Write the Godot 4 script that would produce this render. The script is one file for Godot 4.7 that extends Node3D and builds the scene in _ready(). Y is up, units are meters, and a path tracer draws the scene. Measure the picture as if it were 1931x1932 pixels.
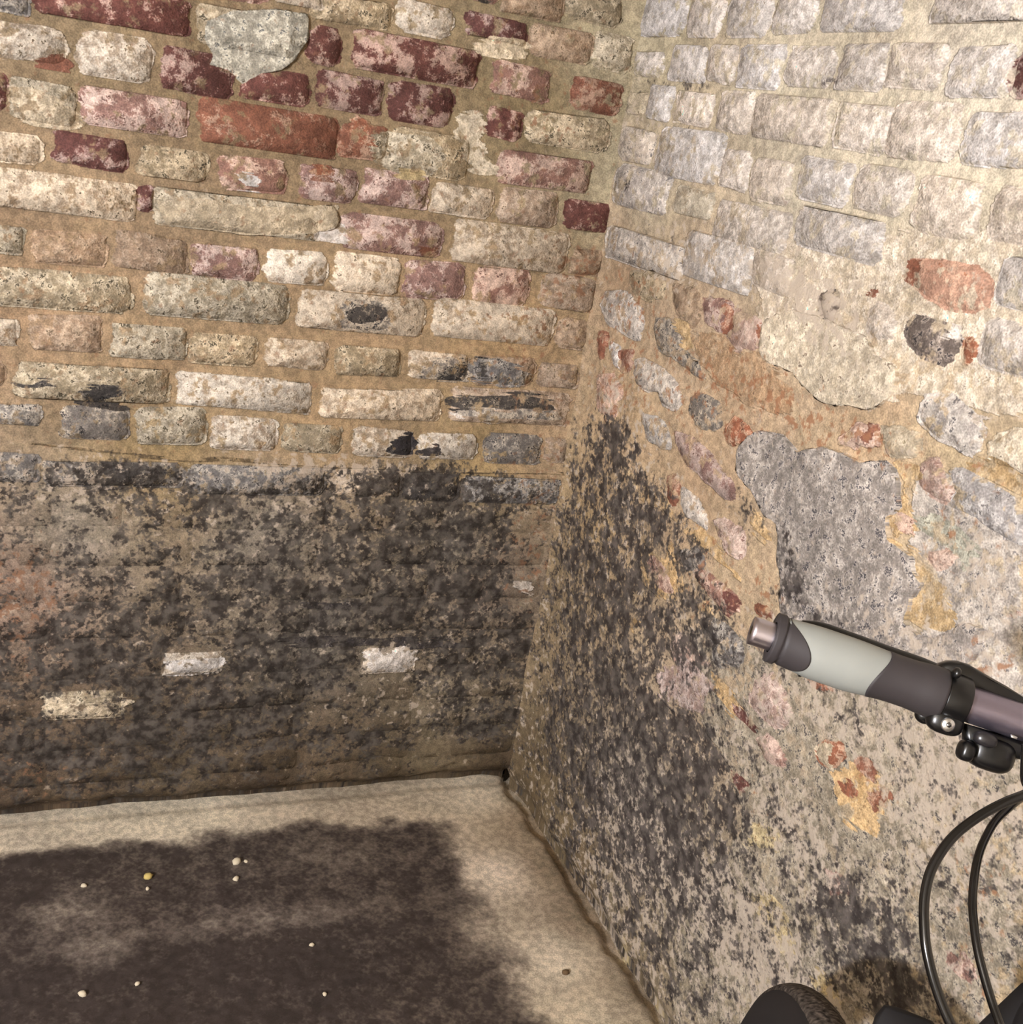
extends Node3D
# A brick cellar corner lit by a wall lamp out of view, with the left half of a bicycle handlebar in front of the right wall.
# Wall coordinates: u metres from the corner along the wall, v metres above the floor, h metres out of the wall face.

const N := 1024
var rng := RandomNumberGenerator.new()
var fine: PackedByteArray
var blotch: PackedByteArray
var broad: PackedByteArray
var grain: PackedByteArray
var swell := FastNoiseLite.new()
var jag := FastNoiseLite.new()
var M := {}

# ---------------------------------------------------------------- helpers
func add(o: Node, called: String, parent: Node = self) -> Node:
	o.name = called
	parent.add_child(o, true)
	return o

func mesh_part(called: String, mesh: Mesh, m: Material, parent: Node) -> MeshInstance3D:
	var o := MeshInstance3D.new()
	o.mesh = mesh
	o.material_override = m
	o.cast_shadow = GeometryInstance3D.SHADOW_CASTING_SETTING_ON
	add(o, called, parent)
	return o

func tag(o: Node, label: String, category: String, group := "", kind := "") -> Node:
	if label: o.set_meta("label", label)
	if category: o.set_meta("category", category)
	if group: o.set_meta("group", group)
	if kind: o.set_meta("kind", kind)
	return o

func plain(c: Color, rough := 0.7, metal := 0.0, spec := 0.5) -> StandardMaterial3D:
	var m := StandardMaterial3D.new()
	m.albedo_color = c
	m.roughness = rough
	m.metallic = metal
	m.metallic_specular = spec
	return m

func commit(st: SurfaceTool) -> ArrayMesh:
	st.generate_normals()
	return st.commit()

func smooth(a: float, b: float, x: float) -> float:
	var t := clampf((x - a) / (b - a), 0.0, 1.0)
	return t * t * (3.0 - 2.0 * t)

# ---------------------------------------------------------------- noise pictures, levelled so that a threshold is a share of the area
func noise_bytes(freq: float, octaves: int, s: int, gain := 0.5, kind := FastNoiseLite.TYPE_SIMPLEX_SMOOTH) -> PackedByteArray:
	var f := FastNoiseLite.new()
	f.seed = s
	f.noise_type = kind
	f.frequency = freq
	f.fractal_type = FastNoiseLite.FRACTAL_FBM
	f.fractal_octaves = octaves
	f.fractal_gain = gain
	var im := f.get_seamless_image(N, N, false, false, 0.1)
	im.convert(Image.FORMAT_L8)
	var d := im.get_data()
	var hist := PackedInt32Array()
	hist.resize(256)
	for i in range(0, d.size(), 5): hist[d[i]] += 1
	var lut := PackedByteArray()
	lut.resize(256)
	var total := 0
	var all := d.size() / 5
	for i in 256:
		total += hist[i]
		lut[i] = clampi(int(255.0 * (total - hist[i] * 0.5) / all), 0, 255)
	for i in d.size(): d[i] = lut[d[i]]
	return d

# ---------------------------------------------------------------- what the surfaces are made of: body, crust over it, share of crust, specks, share of specks
const LOOK := {
	"r": [92, 61, 56, 161, 138, 128, .4, 142, 113, 106, .03],
	"o": [124, 84, 68, 157, 129, 111, .38, 110, 74, 59, .04],
	"b": [136, 89, 69, 171, 141, 119, .4, 102, 73, 58, .06],
	"O": [172, 137, 119, 191, 159, 139, .45, 156, 108, 84, .03],
	"w": [160, 143, 123, 194, 181, 163, .66, 100, 89, 74, .03],
	"p": [133, 103, 93, 181, 158, 145, .5, 103, 77, 70, .06],
	"P": [158, 133, 121, 188, 168, 156, .55, 123, 98, 90, .06],
	"t": [140, 119, 99, 162, 143, 123, .5, 101, 87, 70, .04],
	"T": [152, 128, 103, 168, 144, 118, .5, 122, 98, 78, .06],
	"y": [142, 129, 107, 178, 165, 143, .55, 85, 78, 64, .1],
	"Y": [164, 146, 110, 183, 165, 127, .5, 133, 111, 82, .05],
	"g": [111, 106, 102, 165, 156, 143, .5, 65, 62, 62, .1],
	"k": [71, 66, 62, 136, 125, 110, .3, 40, 38, 38, .1],
	"K": [101, 91, 84, 164, 151, 139, .4, 59, 55, 55, .1],
	"W": [175, 166, 156, 196, 188, 180, .55, 146, 135, 120, .015],
	"c": [172, 160, 139, 192, 180, 160, .5, 136, 124, 101, .03],
	"C": [186, 176, 158, 205, 196, 180, .5, 125, 111, 97, .03],
	"L": [154, 147, 141, 186, 179, 171, .55, 109, 105, 105, .06],
	"q": [167, 141, 104, 190, 165, 128, .5, 141, 114, 81, .03],
	"X": [140, 135, 132, 180, 175, 171, .5, 83, 80, 82, .13],
	"X2": [144, 138, 124, 183, 176, 159, .55, 100, 100, 98, .05],
	"G": [154, 150, 132, 178, 174, 156, .5, 109, 106, 94, .06],
	"N": [175, 164, 147, 195, 186, 173, .5, 147, 136, 119, .03],
	"M": [132, 122, 106, 156, 146, 129, .5, 82, 77, 74, .14],
	"S": [59, 55, 55, 109, 101, 95, .3, 40, 38, 40, .1],
	"h": [92, 79, 61, 124, 107, 81, .4, 58, 51, 43, .05],  # ledge line: crack and shade in one colour
	"z": [123, 113, 100, 139, 128, 113, .5, 82, 75, 67, .1]
}

class Coat:
	var w: int
	var h: int
	var rgb: PackedByteArray
	var bed: PackedByteArray
	var up: PackedByteArray

func ids(p: PackedVector2Array, grow: float) -> Rect2:
	var r := Rect2(p[0], Vector2.ZERO)
	for q in p: r = r.expand(q)
	return r.grow(grow)

func paint(s: Coat, pts: PackedVector2Array, look: String, ragged := 4.0, raise := 40, keep := false):
	# fills the outline (in metres on the wall) with one of the LOOKs; its edge wanders by «ragged» millimetres
	var k: Array = LOOK[look]
	var lr := PackedInt32Array(); var lg := PackedInt32Array(); var lb := PackedInt32Array(); var lh := PackedInt32Array()
	var share: float = clampf(k[6] + rng.randf_range(-0.14, 0.14), 0.1, 0.9)
	var light := rng.randf_range(0.93, 1.06)
	var warm := rng.randf_range(-0.02, 0.02)
	for t in 256:
		var c := clampf((t - 255.0 * (1.0 - share)) / (50.0 if look in ["r", "o", "b", "p", "k"] else 90.0) + 0.5, 0.0, 1.0)
		var tone := (0.93 + 0.14 * t / 255.0) * light
		lr.append(mini(255, int(lerpf(k[0], k[3], c) * tone * (1.0 + warm)))); lg.append(mini(255, int(lerpf(k[1], k[4], c) * tone))); lb.append(mini(255, int(lerpf(k[2], k[5], c) * tone * (1.0 - warm * 1.5))))
		lh.append(int(raise + c * 34.0 + t * 0.06))
	var speck: int = 255 - int(255.0 * k[10])
	var sr: int = k[7]; var sg: int = k[8]; var sb: int = k[9]
	var ox := rng.randi() % N
	var oy := rng.randi() % N
	var box := ids(pts, 0.006)
	var y0 := maxi(0, s.h - 1 - int(box.end.y * 1000.0))
	var y1 := mini(s.h - 1, s.h - 1 - int(box.position.y * 1000.0))
	var n := pts.size()
	var fw := 3 if look in ["r", "o", "p", "O"] else 5
	for y in range(y0, y1 + 1):
		var row := ((y + oy) & 1023) << 10
		var wob := (fine[row + 77] - 128) * ragged / 128.0 * 0.5
		var v := (s.h - 1 - y) * 0.001 + wob * 0.001
		var cuts := PackedFloat32Array()
		for i in n:
			var a := pts[i]; var b := pts[(i + 1) % n]
			if (a.y > v) != (b.y > v):
				cuts.append((a.x + (v - a.y) * (b.x - a.x) / (b.y - a.y)) * 1000.0)
		cuts.sort()
		for c in range(0, cuts.size() - 1, 2):
			var ja := (blotch[row + 300] * 3 + fine[row + 300] - 512) * ragged / 400.0
			var jb := (blotch[row + 500] * 3 + fine[row + 500] - 512) * ragged / 400.0
			for x in range(maxi(0, int(cuts[c] + ja)), mini(s.w, int(cuts[c + 1] + jb) + 1)):
				var at := row + ((x + ox) & 1023)
				var f := fine[at]
				var t := (f * fw + blotch[at] * (8 - fw) + grain[at] * 2) / 10
				var i := y * s.w + x
				s.up[i] = lh[t]
				if f > speck and grain[at] > 90:
					s.rgb[i * 3] = sr; s.rgb[i * 3 + 1] = sg; s.rgb[i * 3 + 2] = sb
				else:
					s.rgb[i * 3] = lr[t]; s.rgb[i * 3 + 1] = lg[t]; s.rgb[i * 3 + 2] = lb[t]
				if keep:
					for e in 3: s.bed[i * 3 + e] = s.rgb[i * 3 + e]

func ground(w: int, h: int, spots: Array) -> Coat:
	# the bed: mortar or cement whose colour drifts between the places listed as [u, v, r, g, b]
	var s := Coat.new()
	s.w = w; s.h = h
	var sw := w / 25; var sh := h / 25
	var im := Image.create(sw, sh, false, Image.FORMAT_RGB8)
	for y in sh:
		for x in sw:
			var u := (x + 0.5) * w / sw * 0.001
			var v := (h - (y + 0.5) * h / sh) * 0.001
			var sum := 0.0; var c := Vector3.ZERO
			for p in spots:
				var d: float = 1.0 / (pow((p[0] - u) ** 2 + (p[1] - v) ** 2, 1.3) + 0.0004)
				sum += d; c += Vector3(p[2], p[3], p[4]) * d
			c /= sum
			im.set_pixel(x, y, Color8(int(c.x), int(c.y), int(c.z)))
	im.resize(w, h, Image.INTERPOLATE_CUBIC)
	s.rgb = im.get_data()
	s.bed = im.get_data()
	s.up = PackedByteArray()
	s.up.resize(w * h)
	return s

func dens(w: int, h: int, base: Callable, spots: Array, most := 1.0) -> PackedByteArray:
	# share of the surface that a crust covers, from soft patches listed as [u, v, half width, half height, amount]
	var sw := w / 10; var sh := h / 10
	var im := Image.create(sw, sh, false, Image.FORMAT_L8)
	var f := PackedFloat32Array()
	f.resize(sw * sh)
	for y in sh:
		for x in sw:
			f[y * sw + x] = base.call((x + 0.5) * w / sw * 0.001, (h - (y + 0.5) * h / sh) * 0.001)
	for p in spots:
		for y in range(maxi(0, int((h * 0.001 - p[1] - p[3] * 2.2) * 100.0)), mini(sh, int((h * 0.001 - p[1] + p[3] * 2.2) * 100.0) + 1)):
			for x in range(maxi(0, int((p[0] - p[2] * 2.2) * 100.0)), mini(sw, int((p[0] + p[2] * 2.2) * 100.0) + 1)):
				var du: float = ((x + 0.5) * w / sw * 0.001 - p[0]) / p[2]
				var dv: float = ((h - (y + 0.5) * h / sh) * 0.001 - p[1]) / p[3]
				f[y * sw + x] += p[4] * exp(-(du * du + dv * dv) * 0.9)
	for y in sh:
		for x in sw:
			var g := clampf(minf(f[y * sw + x], most) + 0.25 * maxf(0.0, f[y * sw + x] - most), 0.0, 1.0)
			im.set_pixel(x, y, Color(g, g, g))
	im.resize(w, h, Image.INTERPOLATE_CUBIC)
	return im.get_data()

func crust(s: Coat, soot: PackedByteArray, pale: PackedByteArray, sc: Array, pc: Array, soft: float, amp: float, smear: float, rust: PackedByteArray = PackedByteArray(), rc: Array = [0, 0, 0]):
	# soot and pale bloom over everything, and the fine grain of the surface
	var ks := 255.0 / soft
	var lo := int(44.0 * amp)
	var edge := int(255.0 * (1.0 - smear))
	var rusty := rust.size() > 0
	var r2: int = rc[0]; var g2: int = rc[1]; var b2: int = rc[2]
	var r0: int = sc[0]; var g0: int = sc[1]; var b0: int = sc[2]
	var r1: int = pc[0]; var g1: int = pc[1]; var b1: int = pc[2]
	for y in s.h:
		var row := (y & 1023) << 10
		var row2 := ((y * 2 + 333) & 1023) << 10
		var row3 := ((y + 217) & 1023) << 10
		for x in s.w:
			var i := y * s.w + x
			var at := row + (x & 1023)
			var g := 186 + ((grain[at] * 54) >> 8) + ((broad[row3 + ((x + 300) & 1023)] * 30) >> 8) + ((fine[row3 + ((x + 55) & 1023)] * 50) >> 8)
			var i3 := i * 3
			if edge < 255:
				# mortar smeared over the bricks
				var m3 := (blotch[row3 + ((x + 640) & 1023)] * 5 + fine[row3 + ((x + 90) & 1023)] * 3) >> 3
				if m3 > edge:
					var a3 := mini((m3 - edge) * 5, 205)
					s.rgb[i3] += ((s.bed[i3] - s.rgb[i3]) * a3) >> 8
					s.rgb[i3 + 1] += ((s.bed[i3 + 1] - s.rgb[i3 + 1]) * a3) >> 8
					s.rgb[i3 + 2] += ((s.bed[i3 + 2] - s.rgb[i3 + 2]) * a3) >> 8
			var r := (s.rgb[i3] * g) >> 8; var gg := (s.rgb[i3 + 1] * g) >> 8; var b := (s.rgb[i3 + 2] * g) >> 8
			var hh := s.up[i] + (grain[at] >> 4) + (fine[at] >> 3)
			if rusty and rust[i] > 4:
				var m4 := (blotch[row2 + ((x * 2 + 820) & 1023)] + fine[row3 + ((x + 510) & 1023)]) >> 1
				var a4 := clampi((rust[i] + m4 - 255) * 4, 0, 190)
				r += ((r2 - r) * a4) >> 8; gg += ((g2 - gg) * a4) >> 8; b += ((b2 - b) * a4) >> 8
			var p := pale[i]
			if p > 4:
				var m := (blotch[row2 + ((x * 2 + 111) & 1023)] + fine[row + ((x + 400) & 1023)]) >> 1
				var a := clampi(int((p + m - 255) * ks * 1.2), 0, 215)
				r += ((r1 - r) * a) >> 8; gg += ((g1 - gg) * a) >> 8; b += ((b1 - b) * a) >> 8
				hh += a >> 4
			var d := soot[i]
			if d > 4:
				var m2 := (fine[row2 + ((x * 2) & 1023)] * 3 + blotch[at] * 4 + fine[row + ((x + 700) & 1023)] * 3) / 10 + ((grain[at] - 128) >> 3)
				var a2 := clampi(int((d - 127 + (m2 - 128) * amp) * ks), 0, 225)
				var lift := (blotch[row2 + ((x * 2 + 500) & 1023)] * lo) >> 8
				r += ((r0 + lift - r) * a2) >> 8; gg += ((g0 + ((lift * 248) >> 8) - gg) * a2) >> 8; b += ((b0 + ((lift * 232) >> 8) - b) * a2) >> 8
				hh += a2 >> 5
			s.rgb[i3] = r; s.rgb[i3 + 1] = gg; s.rgb[i3 + 2] = b
			s.up[i] = mini(255, hh)

func skin_material(s: Coat, rough: float, relief: float) -> StandardMaterial3D:
	var m := plain(Color.WHITE, rough, 0.0, 0.25)
	m.albedo_texture = ImageTexture.create_from_image(Image.create_from_data(s.w, s.h, false, Image.FORMAT_RGB8, s.rgb))
	m.heightmap_enabled = true
	m.heightmap_scale = relief
	m.heightmap_texture = ImageTexture.create_from_image(Image.create_from_data(s.w, s.h, false, Image.FORMAT_L8, s.up))
	return m

# ---------------------------------------------------------------- masonry
class Wall:
	var side: int            # 0: along -x, facing +z.  1: along +z, facing -x
	var skin: Coat
	var node: MeshInstance3D
	var mat: Material
	var boxes: Array[Rect2] = []
	var todo: Array = []     # [outline, thickness, look, ragged, name]

func at(w: Wall, u: float, v: float, h: float) -> Vector3:
	if w.side == 2: return Vector3(-u, h, v)
	return Vector3(-u, v, h) if w.side == 0 else Vector3(-h, v, u)

func face(w: Wall, u: float, v: float) -> float:
	# the wall is out of true: it swells and sinks by a few millimetres, is thicker under the ledge, and runs under at the floor
	if w.side == 2:
		return swell.get_noise_2d(u * 60.0, v * 60.0) * 0.004 - 0.016 * (1.0 - smooth(0.0, 0.014, u + jag.get_noise_2d(u * 60.0, v * 60.0) * 0.016)) - 0.006 * (1.0 - smooth(0.0, 0.01, v))
	var h := swell.get_noise_2d(u * 100.0 + 500.0 * w.side, v * 100.0) * 0.007 + jag.get_noise_2d(u * 100.0, v * 100.0 + 900.0 * w.side) * 0.002
	if w.side == 0:
		h += 0.007 * (1.0 - smooth(0.764, 0.772, v + jag.get_noise_2d(u * 40.0, 3.0) * 0.006))
	h -= (0.05 if w.side == 0 else 0.018) * (1.0 - smooth(0.0, 0.055, v + jag.get_noise_2d(u * 30.0, 50.0) * 0.012))
	return h + 0.012 * (1.0 - smooth(0.0, 0.05, u))

func put(w: Wall, st: SurfaceTool, u: float, v: float, h: float):
	st.set_uv(Vector2(pingpong(absf(u) * 1000.0 / w.skin.w, 1.0), 1.0 - pingpong((absf(v) + 0.001) * 1000.0 / w.skin.h, 1.0)))
	st.add_vertex(at(w, u, v, h))

func tri(w: Wall, st: SurfaceTool, a: Vector3, b: Vector3, c: Vector3):
	# counter-clockwise in (u, v) as seen from the room
	var list := [a, b, c] if w.side == 0 else [a, c, b]
	for p in list: put(w, st, p.x, p.y, p.z)

func outline(u0: float, u1: float, v0: float, v1: float) -> PackedVector2Array:
	# a worn brick: sixteen points round a rectangle with knocked-off corners
	var p := PackedVector2Array()
	var cx := (u0 + u1) / 2.0; var cy := (v0 + v1) / 2.0
	var a := (u1 - u0) / 2.0; var b := (v1 - v0) / 2.0
	var r := b * rng.randf_range(0.3, 0.6)
	var skew := rng.randf_range(-0.002, 0.002)
	for i in 16:
		var q := Vector2.ZERO
		var side := i / 4
		var f := (i % 4) / 3.0
		var corner: Vector2 = [Vector2(a - r, b - r), Vector2(-a + r, b - r), Vector2(-a + r, -b + r), Vector2(a - r, -b + r)][side]
		var t := (side + f) * PI / 2.0
		q = corner + Vector2(cos(t), sin(t)) * r
		q += Vector2(rng.randf_range(-1.0, 1.0), rng.randf_range(-1.0, 1.0)) * 0.0016
		p.append(Vector2(cx + q.x, cy + q.y + q.x * skew / a))
	return p

func rounded(pts: PackedVector2Array, count: int) -> PackedVector2Array:
	# the polygon with its corners a little cut and its long edges broken up and bent, about «count» points
	var n := pts.size()
	var total := 0.0
	for i in n: total += pts[i].distance_to(pts[(i + 1) % n])
	var out := PackedVector2Array()
	for i in n:
		var a := pts[i]; var b1 := pts[(i + 1) % n]; var z := pts[(i + n - 1) % n]
		var l := a.distance_to(b1)
		out.append(a.lerp((z + b1) / 2.0, 0.12))
		var more := int(round(l / total * (count - n)))
		for k in more:
			var f := (k + 1.0) / (more + 1.0)
			out.append(a.lerp(b1, f) + (b1 - a).orthogonal().normalized() * l * 0.05 * sin(f * PI) * rng.randf_range(-0.6, 1.0))
	return out

func area(p: PackedVector2Array) -> float:
	var s := 0.0
	for i in p.size():
		var q := p[(i + 1) % p.size()]
		s += p[i].x * q.y - q.x * p[i].y
	return s / 2.0

func brick(w: Wall, out: PackedVector2Array, thick: float, called := "brick"):
	if area(out) < 0.0: out.reverse()
	var c := Vector2.ZERO
	for p in out: c += p / out.size()
	var st := SurfaceTool.new()
	st.begin(Mesh.PRIMITIVE_TRIANGLES)
	var n := out.size()
	var low: Array[Vector3] = []; var top: Array[Vector3] = []
	var tilt := Vector2(rng.randf_range(-0.012, 0.012), rng.randf_range(-0.02, 0.02))
	for p in out:
		var d := (p - c)
		var o := p + d.normalized() * 0.0015
		var i := p - d.normalized() * minf(0.006, d.length() * 0.25)
		low.append(Vector3(o.x, o.y, face(w, o.x, o.y) - 0.004))
		top.append(Vector3(i.x, i.y, face(w, i.x, i.y) + thick + tilt.dot(d) + rng.randf_range(-0.0009, 0.0009)))
	var mid := Vector3(c.x, c.y, face(w, c.x, c.y) + thick + 0.001)
	for i in n:
		var j := (i + 1) % n
		tri(w, st, low[i], low[j], top[j]); tri(w, st, low[i], top[j], top[i]); tri(w, st, top[i], top[j], mid)
	mesh_part(called, commit(st), w.mat, w.node)

func slab(w: Wall, pts: PackedVector2Array, thick: float, called: String):
	# a crust of plaster with a broken edge
	var out := PackedVector2Array()
	var r := rounded(pts, pts.size() * 5)
	for i in r.size():
		var nrm := (r[(i + 1) % r.size()] - r[i]).orthogonal().normalized()
		out.append(r[i] + nrm * jag.get_noise_2d(r[i].x * 900.0, r[i].y * 900.0) * 0.004)
	if area(out) < 0.0: out.reverse()
	var idx := Geometry2D.triangulate_polygon(out)
	if idx.is_empty(): return
	var inner := Geometry2D.offset_polygon(out, -0.003)
	var st := SurfaceTool.new()
	st.begin(Mesh.PRIMITIVE_TRIANGLES)
	var lift := func(p: Vector2, h: float): return Vector3(p.x, p.y, face(w, p.x, p.y) + h)
	for i in range(0, idx.size(), 3):
		var a := out[idx[i]]; var b := out[idx[i + 1]]; var c := out[idx[i + 2]]
		if (b - a).cross(c - a) < 0.0:
			var t := b; b = c; c = t
		split(w, st, a, b, c, thick, 0)
	for i in out.size():
		var a := out[i]; var b := out[(i + 1) % out.size()]
		var d := (b - a).orthogonal().normalized() * 0.001
		tri(w, st, lift.call(a - d, -0.004), lift.call(b - d, -0.004), lift.call(b, thick)); tri(w, st, lift.call(a - d, -0.004), lift.call(b, thick), lift.call(a, thick))
	mesh_part(called, commit(st), w.mat, w.node)

func split(w: Wall, st: SurfaceTool, a: Vector2, b: Vector2, c: Vector2, thick: float, deep: int):
	# cuts the longest edge until the crust can follow the wall
	var ab := a.distance_to(b); var bc := b.distance_to(c); var ca := c.distance_to(a)
	var most := maxf(ab, maxf(bc, ca))
	if most < 0.03 or deep > 8:
		tri(w, st, Vector3(a.x, a.y, face(w, a.x, a.y) + thick), Vector3(b.x, b.y, face(w, b.x, b.y) + thick), Vector3(c.x, c.y, face(w, c.x, c.y) + thick))
	elif most == ab:
		var m := (a + b) / 2.0
		split(w, st, a, m, c, thick, deep + 1); split(w, st, m, b, c, thick, deep + 1)
	elif most == bc:
		var m := (b + c) / 2.0
		split(w, st, a, b, m, thick, deep + 1); split(w, st, a, m, c, thick, deep + 1)
	else:
		var m := (c + a) / 2.0
		split(w, st, a, b, m, thick, deep + 1); split(w, st, b, c, m, thick, deep + 1)

func b(w: Wall, look: String, u0: float, u1: float, v0: float, v1: float):
	u0 = maxf(u0, 0.006)
	var o := outline(u0, u1, v0, v1)
	w.boxes.append(Rect2(u0, v0, u1 - u0, v1 - v0).grow(-0.004).abs())
	w.todo.append([o, (0.0055 if w.side == 0 else 0.004) if v0 > 0.77 else 0.003, look, 4.5, "brick"])

func flat(list: Array) -> PackedVector2Array:
	var p := PackedVector2Array()
	for i in range(0, list.size(), 2): p.append(Vector2(list[i], list[i + 1]))
	return p

func q(w: Wall, look: String, list: Array):
	var p := rounded(flat(list), 18)
	w.boxes.append(ids(p, -0.004).abs())
	w.todo.append([p, 0.0035, look, 5.0, "brick"])

func stain(w: Wall, look: String, list: Array):
	w.todo.append([rounded(flat(list), 28), 0.0, look, 13.0, ""])

func patch(w: Wall, look: String, thick: float, list: Array):
	w.todo.append([flat(list), thick, look, 2.0, "plaster_patch"])

func fill(w: Wall, rows: Array, from: float, to: float, look: Callable, thick: Callable):
	# the rest of the bond: headers and stretchers in turn wherever no brick has been laid yet
	for k in rows.size():
		var v: float = rows[k]
		var u := 0.012
		while u < to:
			var l := 0.112 if k % 2 == 0 else 0.235
			l += rng.randf_range(-0.006, 0.006)
			var r := Rect2(u, v - 0.03, l, 0.06)
			var free := true
			for x in w.boxes:
				if x.intersects(r): free = false; break
			if free and look.call(u, v) == "skip": free = false
			if free and u + l > from:
				w.todo.append([outline(u, u + l, v - 0.03, v + 0.03), thick.call(u, v), look.call(u, v), 3.0, "brick"])
				u += l + 0.012
			else:
				u += 0.02 if not free else l + 0.012

func build_wall(w: Wall, called: String, far: float, high: float):
	var us := PackedFloat32Array(); var vs := PackedFloat32Array()
	var x := -0.06 if w.side == 2 else 0.0
	while x < w.skin.w * 0.001: us.append(x); x += 0.012
	while x < far: us.append(x); x += 0.1
	us.append(far)
	x = -0.06 if w.side == 2 else -0.03
	while x < w.skin.h * 0.001: vs.append(x); x += 0.012
	while x < high: vs.append(x); x += 0.1
	vs.append(high)
	var st := SurfaceTool.new()
	st.begin(Mesh.PRIMITIVE_TRIANGLES)
	for j in vs.size() - 1:
		for i in us.size() - 1:
			var a := Vector3(us[i], vs[j], face(w, us[i], vs[j])); var bb := Vector3(us[i + 1], vs[j], face(w, us[i + 1], vs[j]))
			var c := Vector3(us[i + 1], vs[j + 1], face(w, us[i + 1], vs[j + 1])); var d := Vector3(us[i], vs[j + 1], face(w, us[i], vs[j + 1]))
			tri(w, st, a, bb, c); tri(w, st, a, c, d)
	# the body of the wall behind its face
	var t := -0.25
	var e := [Vector3(-0.25, -0.1, t), Vector3(far, -0.1, t), Vector3(far, high, t), Vector3(-0.25, high, t)]
	tri(w, st, e[0], e[2], e[1]); tri(w, st, e[0], e[3], e[2])
	for k in 4:
		var a: Vector3 = e[k]; var c: Vector3 = e[(k + 1) % 4]
		var a2 := Vector3(clampf(a.x, 0.0, far), clampf(a.y, -0.03, high), -0.02); var c2 := Vector3(clampf(c.x, 0.0, far), clampf(c.y, -0.03, high), -0.02)
		tri(w, st, a, c, c2); tri(w, st, a, c2, a2)
	w.node = mesh_part(called, commit(st), null, self)

func finish(w: Wall):
	for t in w.todo: if t[4] != "plaster_patch" and t[2] != "": paint(w.skin, t[0], t[2], t[3], 40 if t[4] == "" else 44)
	for t in w.todo: if t[4] == "plaster_patch": paint(w.skin, t[0], t[2], t[3], 30, true)

func lay(w: Wall):
	for t in w.todo:
		if t[4] == "brick": brick(w, t[0], t[1])
		elif t[4] != "": slab(w, t[0], t[1], t[4])

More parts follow.
